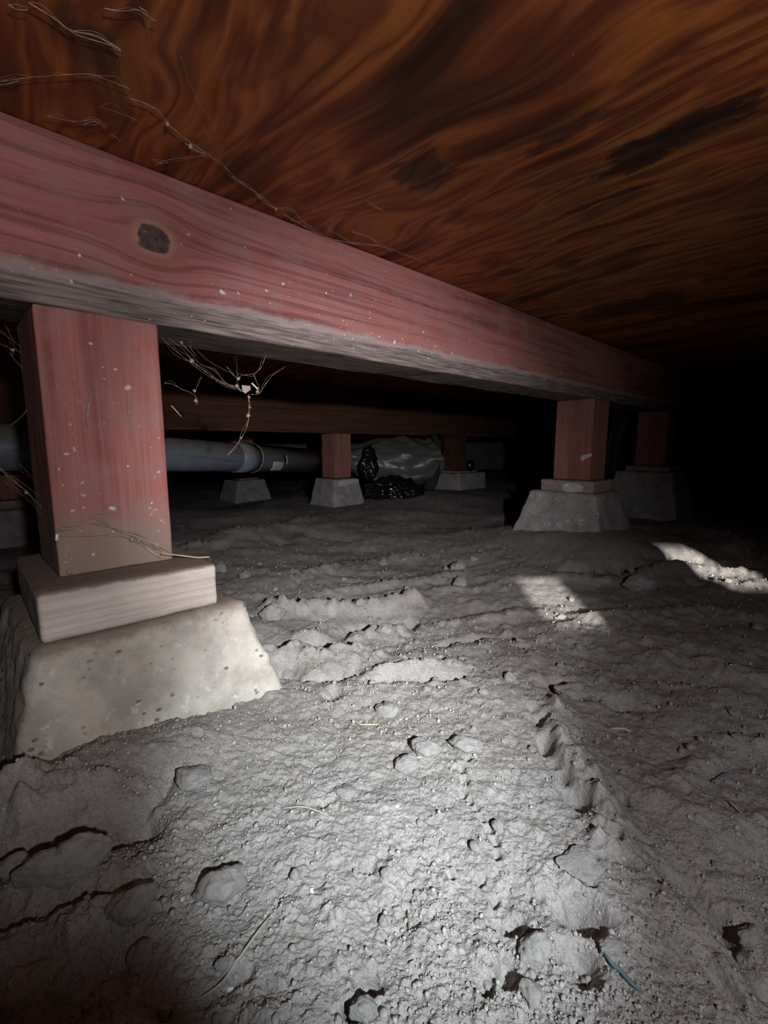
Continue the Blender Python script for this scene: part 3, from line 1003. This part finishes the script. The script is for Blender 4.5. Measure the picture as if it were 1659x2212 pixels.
# hanging fold at its right end
bm = bmesh.new()
prof = []
for i in range(25):
    t = i / 24
    z = 0.13 - 0.285 * t
    x = 0.19 - 0.10 * max(0, t - 0.45) ** 1.2 + 0.008 * math.sin(t * 9)
    prof.append([Vector((x + 0.030 * math.sin(j * 1.1 + t * 2), -0.13 + 0.03 * j, z)) for j in range(7)])
g = [[bm.verts.new(p) for p in r] for r in prof]
for i in range(24):
    for j in range(6):
        bm.faces.new((g[i][j], g[i][j + 1], g[i + 1][j + 1], g[i + 1][j]))
bmesh.ops.solidify(bm, geom=list(bm.faces), thickness=0.004)
fo = obj_from_bm('plastic_fold', bm, M['clear_plastic'], wrap, smooth=True)
fo.location = (0, 0, bc.z - wrap.location.z)

bb = on_y(848, 1042, 2.22)
gz = h1(bb.x, bb.y)
bag = lump('black_bag', (bb.x, bb.y, gz + 0.034), (0.115, 0.08, 0.052), 0.46, M['black_plastic'], 2.3, 'crumpled shiny black plastic bag lying beside the middle pier', 'bag', flat=0.75)
bt = on_y(797, 1003, 2.27)
lump('twisted_neck', Vector((bt.x, bt.y, bt.z)) - bag.location, (0.030, 0.030, 0.058), 0.75, M['black_plastic'], 3.4, parent=bag)
bs = on_y(1016, 1006, 2.80)
lump('black_plastic_scrap', (bs.x, bs.y, bs.z), (0.022, 0.02, 0.03), 0.30, M['black_plastic'], 7.7, 'small glinting black plastic scrap on the squared concrete block', 'scrap', sub=3)

# dark plastic tub at the right edge
tub = empty('plastic_tub', (1.85, 2.02, h1(1.85, 2.02)))
tag(tub, 'dark teal plastic tub in the shadow at the right edge', 'tub')
tz = 0.085
bm = frustum_bm((-0.36, 0.5, -0.17, 0.2), (-0.42, 0.55, -0.22, 0.25), 0.0, 0.31, bevel=0.03)
tb = obj_from_bm('tub_body', bm, M['teal_plastic'], tub, smooth=True)
bm = box_bm(-0.445, 0.575, -0.245, 0.275, 0.305, 0.335, bevel=0.008)
lid = obj_from_bm('lid', bm, M['teal_plastic'], tub)
bm = box_bm(-0.38, 0.52, -0.19, 0.21, -0.015, 0.004, bevel=0.004)
ft = obj_from_bm('foot_rim', bm, M['teal_plastic'], tub)
for o_ in (tb, lid, ft): o_.location.z = 0.035

# hanging green tinted plastic sheet beyond the right post
sp0 = on_y(1362, 940, 2.15)
bm = bmesh.new()
g = []
for i in range(31):
    t = i / 30
    g.append([bm.verts.new((-0.095 + 0.19 * j / 14 + 0.01 * math.sin(t * 5 + j * 0.4), 0.022 * math.sin(j * 0.9 + t * 2.0) + 0.012 * math.sin(j * 2.1), BEAM_TOP - 0.004 - t * 0.40 + 0.012 * math.sin(j * 0.7) * t)) for j in range(15)])
for i in range(30):
    for j in range(14):
        bm.faces.new((g[i][j], g[i][j + 1], g[i + 1][j + 1], g[i + 1][j]))
bmesh.ops.solidify(bm, geom=list(bm.faces), thickness=0.002)
tag(obj_from_bm('plastic_sheet', bm, M['green_plastic'], smooth=True, loc=(sp0.x, sp0.y, 0)), 'green tinted plastic sheet hanging in the dark right of the right post', 'sheet')


# ------------------------------------------------------------------ clods and stones on the ground
def clod_me(seed, sub=4):
    bm = bmesh.new()
    bmesh.ops.create_icosphere(bm, subdivisions=sub, radius=1.0)
    rnd = random.Random(seed)
    planes = []
    for _ in range(9):
        v = Vector((rnd.uniform(-1, 1), rnd.uniform(-1, 1), rnd.uniform(-0.5, 1))).normalized()
        planes.append((v, rnd.uniform(0.58, 0.9)))
    off = Vector((seed * 0.37, seed * 0.11, 0))
    for v in bm.verts:
        p = v.co.copy()
        p += p * 0.22 * mnoise.noise(p * 1.3 + off)
        for (nn, dd) in planes:
            e = p.dot(nn) - dd
            if e > 0: p -= nn * e * 0.8
        n0 = v.co
        p += n0 * (0.16 * mnoise.noise(p * 2.3 + off) + 0.10 * mnoise.noise(p * 5 + off) + 0.06 * mnoise.noise(p * 11 + off))
        v.co = p * 1.25
    me = bpy.data.meshes.new('dirt_clod')
    bm.to_mesh(me); bm.free()
    me.materials.append(M['clod'])
    me.polygons.foreach_set('use_smooth', [True] * len(me.polygons))
    return me


CLODS = [clod_me(100 + k * 7) for k in range(8)]
SMALL = [clod_me(300 + k * 7, 3) for k in range(8)]


def place_clod(px, py, wpx, label=None, group='loose dirt clods', asp=(1, 0.8, 0.7), rot=None, k=None, sink=0.25, meshes=CLODS, cat='clod', name='dirt_clod'):
    c = on_z(px, py)
    dist = math.hypot(c.y, CAM_H)
    r = 0.5 * wpx * c.y / FOC * 1.12
    me = meshes[(k if k is not None else random.randrange(8)) % 8]
    o = bpy.data.objects.new(name, me)
    COL.objects.link(o)
    z = h1(c.x, c.y)
    c = on_z(px, py, z + r * 0.3)
    z = h1(c.x, c.y)
    o.location = (c.x, c.y, z + r * asp[2] * (1 - 2 * sink) * 0.8)
    o.scale = (r * asp[0], r * asp[1], r * asp[2])
    o.rotation_euler = (random.uniform(-0.2, 0.2), random.uniform(-0.2, 0.2), rot if rot is not None else random.uniform(0, 6.28))
    tag(o, label, cat, group)
    return o


BIG = [
    (478, 1914, 84, 'pale wedge shaped stone casting a dark shadow, lower left of the bright patch', (1.0, 0.8, 0.75), 0.5, 0),
    (286, 1944, 80, 'rounded clod at the left rim of the bright patch, half in shadow', (1.0, 0.75, 0.7), 0.4, 1),
    (302, 2036, 52, 'small rounded clod below the half shadowed clod at lower left', (0.8, 1.0, 0.7), 0.1, 2),
    (416, 1650, 66, 'flat round clod in front of the large concrete pier', (1.0, 0.8, 0.5), 0.0, 3),
    (165, 1805, 105, 'long brown clod in the shadow at the lower left', (1.0, 0.55, 0.6), 0.5, 4),
    (95, 1848, 80, 'brown clod at the near end of the long clod, lower left', (1.0, 0.6, 0.6), 0.45, 5),
    (172, 1862, 70, 'brown clod below the long clod at the lower left', (1.0, 0.6, 0.6), 0.55, 6),
    (30, 1905, 70, 'dark brown clod at the left picture edge', (1.0, 0.6, 0.55), 0.3, 7),
    (922, 1620, 52, 'middle one of three pale stones above the bright patch', (1.0, 0.8, 0.6), -0.3, 1),
    (1008, 1610, 52, 'right hand one of three pale stones above the bright patch', (1.0, 0.75, 0.6), -0.2, 0),
    (880, 1650, 40, 'left and nearest of three pale stones above the bright patch', (1.0, 0.8, 0.6), 0.2, 2),
    (838, 1532, 42, 'angular pale stone to the right of the large concrete pier', (1.0, 0.8, 0.8), 0.3, 3),
    (1162, 2046, 74, 'pale crumbly clod near the bottom right of the bright patch', (1.0, 0.8, 0.65), 0.6, 4),
    (786, 2184, 54, 'white topped clod at the bottom edge of the picture', (1.0, 0.9, 0.8), 0.1, 5),
    (1330, 1708, 34, 'small pale stone on the crest of the diagonal furrow', (0.8, 1.0, 0.9), 0.1, 6),
    (1255, 1862, 84, 'flat slab of dried dirt lying at the lower end of the diagonal furrow', (1.0, 0.8, 0.3), 0.2, 7),
    (992, 1228, 30, 'round stone left of the sunlit patch, upper of two', (1.0, 0.9, 0.8), 0.4, 1),
    (994, 1260, 24, 'round stone left of the sunlit patch, lower of two', (1.0, 0.9, 0.8), 0.9, 2),
    (834, 1364, 30, 'small white cornered stone among the furrows in the middle', (1.0, 0.9, 0.9), 0.2, 0),
    (748, 1706, 40, 'small smooth clod at the upper rim of the bright patch', (1.0, 0.8, 0.5), 0.3, 3),
    (590, 1312, 40, 'round clod at the left end of the pale dirt ridge', (1.0, 0.8, 0.8), 0.3, 4),
    (1320, 2050, 50, 'clod beside the large dark hole at lower right', (1.0, 0.7, 0.5), 0.3, 5),
    (1145, 2140, 50, 'pale clod beside the two small holes at the bottom', (0.8, 1.0, 0.7), 0.1, 6),
    (1235, 1492, 60, 'broad flat clod in the purple grey dirt at right centre', (1.0, 0.7, 0.5), 0.1, 7),
    (1385, 1265, 50, 'clod on the ridge under the right mound', (1.0, 0.7, 0.7), 0.1, 0),
    (1620, 2030, 50, 'clod beside the furrow at the lower right picture edge', (1.0, 0.7, 0.7), 0.4, 1),
    (480, 2085, 26, 'tiny pebble left of the thin root at the bottom', (1.0, 0.8, 0.8), 0.4, 2),
    (355, 2178, 30, 'pebble with a black shadow at the bottom left', (0.8, 1.0, 0.9), 0.4, 3),
    (1076, 1788, 26, 'whitish pebble beside the small crack in the bright patch', (0.8, 1.0, 0.8), 0.4, 4),
]
for (px, py, w, lb, asp, rot, k) in BIG:
    place_clod(px, py, w, lb, asp=asp, rot=rot, k=k, sink=0.16)



def region(px, py):
    if px < 330 and py > 1650: return 'small brown crumb of dirt in the shadow at the lower left', 'crumbs at the lower left'
    if py > 1560 and px < 1180: return 'small pale crumb of dirt lying loose in the bright patch', 'crumbs in the bright patch'
    if py > 1560: return 'small crumb of dirt right of the diagonal furrow', 'crumbs right of the furrow'
    if px < 1000: return 'small grey crumb of dirt among the furrows in the middle', 'crumbs among the furrows'
    return 'small crumb of dirt on the dim ground before the right pier', 'crumbs before the right pier'


rnd = random.Random(5)
cnt = 0
while cnt < 150:
    px, py = rnd.uniform(-20, 1680), rnd.uniform(1180, 2205) if rnd.random() < 0.75 else rnd.uniform(1180, 1500)
    q = on_z(px, py)
    s_, d_ = to_row(q.x, q.y)
    if any(abs(s_ - a) < 0.17 and abs(d_ - b) < 0.17 for a, b, _, _ in PIERS): continue
    place_clod(px, py, rnd.choice((8, 9, 10, 11, 12, 13, 15, 17, 20, 24)), *region(px, py),
               asp=(1, rnd.uniform(0.7, 1), rnd.uniform(0.55, 0.9)), meshes=SMALL, sink=0.2, cat='dirt crumb', name='dirt_crumb')
    cnt += 1


# grit: thousands of grains nobody could count
def grit(n):
    ico = bmesh.new()
    bmesh.ops.create_icosphere(ico, subdivisions=1, radius=1.0)
    V = np.array([v.co[:] for v in ico.verts]); F = np.array([[v.index for v in f.verts] for f in ico.faces])
    ico.free()
    inv = RNG.uniform(1 / 2.4, 1 / 0.15, n)
    r = 1 / inv
    az = np.radians(RNG.uniform(-50, 50, n))
    x, y = r * np.sin(az), r * np.cos(az)
    dens = fbm(x * 6, y * 6, 3, 200)
    keep = (dens + RNG.uniform(-0.35, 0.35, n)) > -0.05
    s_, d_ = to_row(x, y)
    for (a, b, _, _) in PIERS: keep &= ~((np.abs(s_ - a) < 0.13) & (np.abs(d_ - b) < 0.13))
    x, y, r = x[keep], y[keep], r[keep]
    n = len(x)
    z = height(x, y)
    size = np.minimum(0.00045 * np.exp(RNG.normal(0, 0.45, n)) * (1 + 1.4 * r), 0.0021) * 1.15
    sc = size[:, None] * RNG.uniform(0.6, 1.15, (n, 3))
    co = V[None] * sc[:, None, :] * RNG.uniform(0.75, 1.2, (n, len(V), 1))
    a = RNG.uniform(0, 6.28, n)
    ca, sa = np.cos(a)[:, None], np.sin(a)[:, None]
    co = np.stack([co[..., 0] * ca - co[..., 1] * sa, co[..., 0] * sa + co[..., 1] * ca, co[..., 2]], -1)
    co += np.stack([x, y, z + size * 0.35], 1)[:, None, :]
    f = (F[None] + (np.arange(n) * len(V))[:, None, None]).reshape(-1, 3)
    me = bpy.data.meshes.new('soil_grit')
    co = co.reshape(-1, 3)
    me.vertices.add(len(co)); me.vertices.foreach_set('co', co.ravel())
    me.loops.add(f.size); me.loops.foreach_set('vertex_index', f.ravel().astype(np.int32))
    me.polygons.add(len(f)); me.polygons.foreach_set('loop_start', (np.arange(len(f)) * 3).astype(np.int32))
    me.update(calc_edges=True)
    return tag(obj_from_me('soil_grit', me, M['grit'], smooth=True), 'fine grit and crumbs scattered all over the dirt', 'grit', kind='stuff')


grit(34000)


# ------------------------------------------------------------------ twigs, straws, chips on the ground
def strand(name, pts, rad, mat, label, cat, group=None, sides=6):
    bm = bmesh.new()
    tube_into(bm, pts, rad, sides)
    return tag(obj_from_bm(name, bm, mat, smooth=True), label, cat, group)


def ground_line(pxs, lift):
    out = []
    for (a, b) in pxs:
        p = on_z(a, b)
        out.append(Vector((p.x, p.y, 0)))
    out = smooth_line(out, 5)
    return [Vector((p.x, p.y, h1(p.x, p.y) + lift)) for p in out]


def taper(n, r0, r1): return [r0 + (r1 - r0) * abs(2 * i / (n - 1) - 1) ** 2 for i in range(n)]


def twig(pxs, r, mat, label, lift=0.001, name='twig', cat='twig'):
    p = ground_line(pxs, lift)
    # keep it a stiff, smooth curve above the crumbs
    zz = [q.z for q in p]
    for i, q in enumerate(p):
        a, b = max(0, i - 4), min(len(p), i + 5)
        q.z = max(sum(zz[a:b]) / (b - a), q.z - lift * 0.6)
    strand(name, p, taper(len(p), r, r * 0.4), mat, label, cat)


twig(((1300, 2088), (1318, 2112), (1340, 2130), (1362, 2152), (1388, 2172)), 0.0013, M['green_twig'], 'blue green twig lying in the dirt at the bottom right', 0.003)
twig(((610, 1776), (650, 1772), (685, 1782), (715, 1798)), 0.0006, M['root'], 'thin pale curved root in the bright patch', 0.0015, 'root_hair', 'root')
twig(((400, 2190), (470, 2150), (520, 2090), (560, 2030), (585, 1995)), 0.0007, M['root'], 'long thin root running to the bottom left of the bright patch', 0.0015, 'root_hair', 'root')
twig(((888, 1664), (912, 1665)), 0.0010, M['straw'], 'short yellow straw below the three pale stones', 0.0015, 'straw', 'straw')
twig(((770, 1575), (785, 1582), (820, 1584)), 0.0010, M['straw'], 'short pale straw above the small smooth clod', 0.0015, 'straw', 'straw')
twig(((880, 1975), (884, 2015)), 0.0007, M['twig'], 'short dark twig in the lower middle of the bright patch', 0.0015)
twig(((1535, 1705), (1560, 1690), (1570, 1685)), 0.0012, M['green_twig'], 'short greenish twig in the dark dirt at right', 0.002)
twig(((1318, 1590), (1345, 1588), (1362, 1592)), 0.0015, M['straw'], 'brown straw bit in the purple grey dirt at right', 0.002, 'straw', 'straw')
twig(((615, 1690), (635, 1698)), 0.0006, M['twig'], 'tiny dark twig above the curved root', 0.001)
twig(((525, 1378), (568, 1384)), 0.0012, M['root'], 'pale sliver poking out from behind the large concrete pier', 0.004, 'splinter', 'splinter')
twig(((1570, 1752), (1600, 1782)), 0.0008, M['root'], 'pale thin stalk in the dark dirt at the right edge', 0.002, 'root_hair', 'root')
twig(((660, 1470), (690, 1452), (640, 1440)), 0.0006, M['straw'], 'tuft of straw in the hollow right of the large pier', 0.003, 'straw', 'straw')

CHIP_SPOTS = [(674, 1943, 15, 'white paint chip left of centre in the bright patch'), (396, 1976, 12, 'white chip near the wedge shaped stone'),
              (497, 2137, 16, 'white chip above the long thin root'), (322, 1822, 18, 'pale chip at the left rim of the bright patch'), (858, 1770, 9, 'tiny white chip in the brightest dirt')]
for (px, py, w, lb) in CHIP_SPOTS:
    c = on_z(px, py)
    z = h1(c.x, c.y)
    r = 0.5 * w * c.y / FOC
    bm = frustum_bm((-r, r, -r * 0.6, r * 0.7), (-r * 0.7, r * 0.9, -r * 0.5, r * 0.4), 0, r * 0.5, bevel=r * 0.1)
    o = obj_from_bm('paint_chip', bm, M['chip'], loc=(c.x, c.y, z + 0.0003), rotz=random.uniform(0, 6))
    o.rotation_euler.x = random.uniform(-0.2, 0.2)
    tag(o, lb, 'chip', 'white chips')


# ------------------------------------------------------------------ cobwebs
def web(name, lines, label, mat, group='dusty cobwebs', knots=(), mat2=None):
    root = empty(name, lines[0][0][0])
    tag(root, label, 'cobweb', group)
    o0 = root.location.copy()
    for (pts, r) in lines:
        p = [q - o0 for q in smooth_line(pts, 8)]
        r = r * WEB
        rr = [r * (0.35 + 1.5 * abs(mnoise.noise(q * 140))) for q in p]
        bm = bmesh.new()
        tube_into(bm, p, rr, 5)
        obj_from_bm('strand', bm, mat, root, smooth=True)
        # a fainter companion thread
        bm = bmesh.new()
        tube_into(bm, [q + mnoise.noise_vector(q * 45 + Vector((3, 1, 7))) * 0.006 * min(1, k / 4, (len(p) - 1 - k) / 4) for k, q in enumerate(p)], r * 0.3, 4)
        obj_from_bm('strand', bm, mat, root, smooth=True)
    for (c, r) in knots:
        bm = bmesh.new()
        bmesh.ops.create_icosphere(bm, subdivisions=3, radius=1.0)
        for v in bm.verts:
            v.co = v.co * r * 0.75 * (1 + 0.55 * mnoise.noise(v.co * 2.3 + Vector(c) * 90) + 0.3 * mnoise.noise(v.co * 6 + Vector(c) * 90))
        obj_from_bm('debris', bm, mat, root, smooth=True, loc=Vector(c) - o0)
    return root


WEB = 0.45


def dl(d, *pts):
    """points on a plane across the rows at distance d (optionally with their own d)"""
    return [on_d(p[0], p[1], p[2] if len(p) > 2 else d) for p in pts]


D = 0.565
lines = [
    (dl(D, (338, 706), (372, 736), (402, 762), (416, 780), (440, 800), (470, 820), (512, 838), (532, 850)), 0.0009),
    (dl(D, (338, 716), (362, 742), (392, 768), (412, 784), (450, 812), (490, 832), (525, 846)), 0.0008),
    (dl(D, (345, 700), (388, 738), (410, 760), (432, 786), (462, 800), (490, 828), (512, 834)), 0.0007),
    (dl(D, (404, 704), (412, 722), (410, 748), (424, 770)), 0.0005),
    (dl(D, (520, 846), (512, 826), (520, 812), (545, 808), (562, 796), (572, 774), (580, 752, 0.60)), 0.0008),
    (dl(D, (540, 852), (560, 850), (572, 832), (584, 816), (600, 802), (620, 790, 0.59)), 0.0008),
    (dl(D, (510, 816), (500, 806), (490, 792)), 0.0006), (dl(D, (514, 812), (512, 790), (510, 768, 0.60)), 0.0004),
    (dl(D, (548, 808), (556, 828), (560, 846)), 0.0006), (dl(D, (505, 808), (460, 786), (420, 752)), 0.0003),
    (dl(D, (536, 852), (538, 872), (537, 890), (536, 910), (530, 930), (522, 946), (505, 968), (492, 984)), [0.0011, 0.001][0]),
    (dl(D, (584, 736), (592, 748), (612, 752)), 0.0004),
]
knots = [(dl(D, (414, 780))[0], 0.0035), (dl(D, (392, 740))[0], 0.0022), (dl(D, (536, 898))[0], 0.0034), (dl(D, (512, 834))[0], 0.0028), (dl(D, (521, 946))[0], 0.0016),
         (dl(D, (515, 818))[0], 0.0026), (dl(D, (538, 858))[0], 0.0022), (dl(D, (556, 846))[0], 0.0026), (dl(D, (540, 880))[0], 0.0016)]
hw = web('cobweb', lines, 'tangled dusty cobweb hanging from the near beam right of the left post', M['web'], knots=knots)
patch('leaf_scrap', hw, dl(D - 0.003, (522, 832), (540, 834), (541, 842), (530, 850), (524, 846)), ND, 0.0006, M['scrap'], 'pale scrap caught in the web')
patch('stalk_bit', hw, dl(D - 0.003, (542, 828), (545, 827), (558, 840), (556, 842)), ND, 0.0006, M['fleck'], 'white stalk caught in the web')
web('cobweb', [(dl(D, (354, 828), (372, 830), (392, 840), (408, 846), (420, 854)), 0.0007), (dl(D, (420, 850), (428, 830), (436, 814)), 0.0006), (dl(D, (421, 852), (424, 866), (424, 876)), 0.0008)],
    'short cobweb thread with a crumb, right of the left post', M['web'], knots=[(dl(D, (423, 866))[0], 0.0028), (dl(D, (420, 844))[0], 0.0022)])
strand('straw', dl(D, (370, 876), (392, 900)), 0.0006, M['straw'], 'tiny straw floating on a thread right of the left post', 'straw')
# left of the left post
D2 = 0.60
web('cobweb', [(dl(D2, (-20, 705), (20, 730), (55, 760), (75, 790)), 0.0006), (dl(D2, (-20, 735), (30, 755), (72, 775)), 0.0004), (dl(D2, (20, 760), (50, 800), (78, 850)), 0.0005),
               (dl(D2, (62, 700), (66, 740), (60, 770), (76, 800), (78, 840)), 0.0009), (dl(D2, (10, 700), (30, 740), (28, 770)), 0.0004)],
    'dusty cobweb at the upper left side of the left post', M['web'], knots=[(dl(D2, (66, 735))[0], 0.003), (dl(D2, (28, 756))[0], 0.0022)])
web('cobweb', [(dl(D2, (-20, 1000), (20, 1030), (60, 1065), (108, 1115, 0.56)), 0.0012), (dl(D2, (0, 1010), (50, 1045), (112, 1090, 0.56)), 0.0006), (dl(D2, (40, 1000), (70, 1030), (112, 1060, 0.56)), 0.0005),
               (dl(D2, (10, 1040), (60, 1080), (114, 1140, 0.56)), 0.0005), (dl(D2, (20, 920), (45, 900), (70, 870)), 0.0005)],
    'slanting cobweb strands at the lower left side of the left post', M['web'], knots=[(dl(D2, (57, 1064))[0], 0.0022)])


# on the plywood and along the top of the near beam
def cl(*pts, drop=0.004):
    return [on_z(p[0], p[1], BEAM_TOP - (p[2] if len(p) > 2 else drop)) for p in pts]


web('cobweb', [(cl((60, 5), (110, 35), (160, 72), (200, 86), (240, 98), (262, 108)), 0.0010), (cl((150, 66), (205, 78), (258, 104)), 0.0009), (cl((225, 18), (262, 24), (300, 22), (322, 40), (338, 46)), 0.0007),
               (cl((300, 14), (318, 30), (322, 66)), 0.0006), (cl((240, 92), (258, 108), (262, 122)), 0.0006), (cl((18, 10), (36, 20), (60, 22)), 0.0008)],
    'pale cobweb wisps on the plywood in the upper left corner', M['web_pale'])
web('cobweb', [(cl((-20, 180), (30, 172), (90, 165), (190, 160), (225, 170), (280, 192)), 0.0006), (cl((280, 212), (310, 222), (340, 238), (362, 268), (390, 290)), 0.0009),
               (cl((362, 268), (400, 300), (450, 335), (490, 365), (520, 395), (560, 420), (595, 450)), 0.0007), (cl((500, 380), (540, 408), (580, 436)), 0.0010),
               (cl((560, 424), (590, 448), (630, 452), (660, 485), (700, 508)), 0.0008), (cl((330, 360), (352, 348), (400, 340), (445, 335)), 0.0005), (cl((100, 250), (160, 262), (210, 258), (230, 276)), 0.0006),
               (cl((390, 120), (420, 200), (470, 290)), 0.0003), (cl((400, 310), (425, 325), (445, 332)), 0.0010)],
    'long dusty cobweb along the plywood above the near beam', M['web_pale'], knots=[(cl((412, 316))[0], 0.0026), (cl((596, 452))[0], 0.002), (cl((362, 268))[0], 0.002)])
web('cobweb', [(cl((610, 462), (660, 490), (700, 512), (760, 524), (820, 530)), 0.0009), (cl((700, 480), (720, 500), (760, 524)), 0.0005), (cl((760, 500), (800, 515), (850, 545)), 0.0006), (cl((790, 430), (800, 442), (830, 455)), 0.0005),
               (cl((640, 400), (648, 380), (645, 365)), 0.0004), (cl((720, 470), (712, 492), (704, 512)), 0.0005), (cl((840, 535), (880, 552), (930, 570)), 0.0004)],
    'frayed cobweb at the joint of plywood and near beam', M['web_pale'])
web('cobweb', [(cl((180, 270), (205, 262), (228, 278)), 0.0007), (cl((330, 345), (345, 352), (362, 350)), 0.0007), (cl((240, 290), (262, 305)), 0.0005), (cl((40, 175), (10, 182), (-20, 184)), 0.0009),
               (cl((215, 230), (260, 245), (300, 262)), 0.0004)],
    'faint cobweb wisps on the plywood just above the left end of the near beam', M['web_pale'])

# straws on the cap of the near pier
FD = 0.506
strand('straw', dl(FD, (312, 1180), (330, 1194), (348, 1204)), 0.0011, M['straw'], 'short straw leaning on the foot of the left post', 'straw')
cp = [on_d(348, 1196, 0.500), on_d(390, 1200, 0.497), on_d(425, 1204, 0.493), on_d(452, 1203, 0.490)]
strand('straw', smooth_line(cp), 0.0009, M['straw'], 'long straw lying across the cap block at the foot of the left post', 'straw')
web('cobweb', [(dl(FD, (118, 1145), (160, 1140), (200, 1120), (250, 1146), (290, 1160), (330, 1176), (350, 1184)), 0.0009), (dl(FD, (190, 1130), (240, 1140), (280, 1150), (320, 1162)), 0.0007),
               (dl(FD, (170, 1128), (200, 1112), (240, 1108)), 0.0006), (dl(FD, (120, 1160), (180, 1158), (250, 1158), (300, 1168), (350, 1192)), 0.0005), (dl(FD, (120, 1148), (140, 1145), (160, 1143)), 0.0010),
               (dl(FD, (270, 1162), (300, 1172), (345, 1182), (370, 1196)), 0.0008)],
    'matted cobweb and fibres round the foot of the left post', M['web_pale'], knots=[(dl(FD, (285, 1165))[0], 0.003), (dl(FD, (150, 1236))[0], 0.0028), (dl(FD, (300, 1168))[0], 0.0022)])
c0 = on_d(122, 1168, 0.503)
strand('paint_sliver', [c0, c0 + Vector((0.0008, 0.0005, 0.006))], 0.0014, M['chip'], 'white sliver on the left edge of the left post', 'chip')
strand('straw', dl(0.508, (188, 920), (190, 885), (196, 850)), 0.0009, M['web_pale'], 'pale vertical fibre on the front of the left post', 'fibre')


# ------------------------------------------------------------------ pale flecks stuck on the beam and the left post (uncountable)
def flecks(name, parent, n, sampler, nrm, mat, size):
    bm = bmesh.new()
    nrm = Vector(nrm)
    t1 = nrm.cross(Vector((0, 0, 1))).normalized()
    t2 = t1.cross(nrm)
    for i in range(n):
        p = sampler()
        r = size * math.exp(random.gauss(0, 0.65))
        a0 = random.uniform(0, 6.28)
        el = random.uniform(0.35, 1.0)
        sides = 6
        ring, top = [], bm.verts.new(p + nrm * r * 0.45)
        for k in range(sides):
            a = 2 * math.pi * k / sides
            q = r * random.uniform(0.7, 1.2)
            u_, v_ = q * math.cos(a), q * math.sin(a) * el
            ring.append(bm.verts.new(p + t1 * (u_ * math.cos(a0) - v_ * math.sin(a0)) + t2 * (u_ * math.sin(a0) + v_ * math.cos(a0)) - nrm * 0.0002))
        for k in range(sides):
            bm.faces.new((ring[k], ring[(k + 1) % sides], top))
    bmesh.ops.recalc_face_normals(bm, faces=bm.faces)
    inv = (Matrix.Translation(parent.location) @ parent.rotation_euler.to_matrix().to_4x4()).inverted()
    bmesh.ops.transform(bm, matrix=inv, verts=bm.verts)
    o = obj_from_bm(name, bm, mat, parent)
    return tag(o, kind='stuff')


def beam_pt():
    s_ = random.uniform(0.05, 1.1) if random.random() < 0.35 else random.gauss(0.40, 0.14)
    z = BEAM_BOT + 0.01 + abs(random.gauss(0.0, 0.045))
    return row(max(0, s_), 0.509, min(z, BEAM_TOP - 0.01))


flecks('dust_flecks', near_beam, 260, beam_pt, ND, M['fleck'], 0.0008)
flecks('dust_flecks', L[2], 120, lambda: row(random.uniform(0.076, 0.170), 0.509, 0.17 + 0.22 * random.random() ** 1.3), ND, M['fleck'], 0.00075)
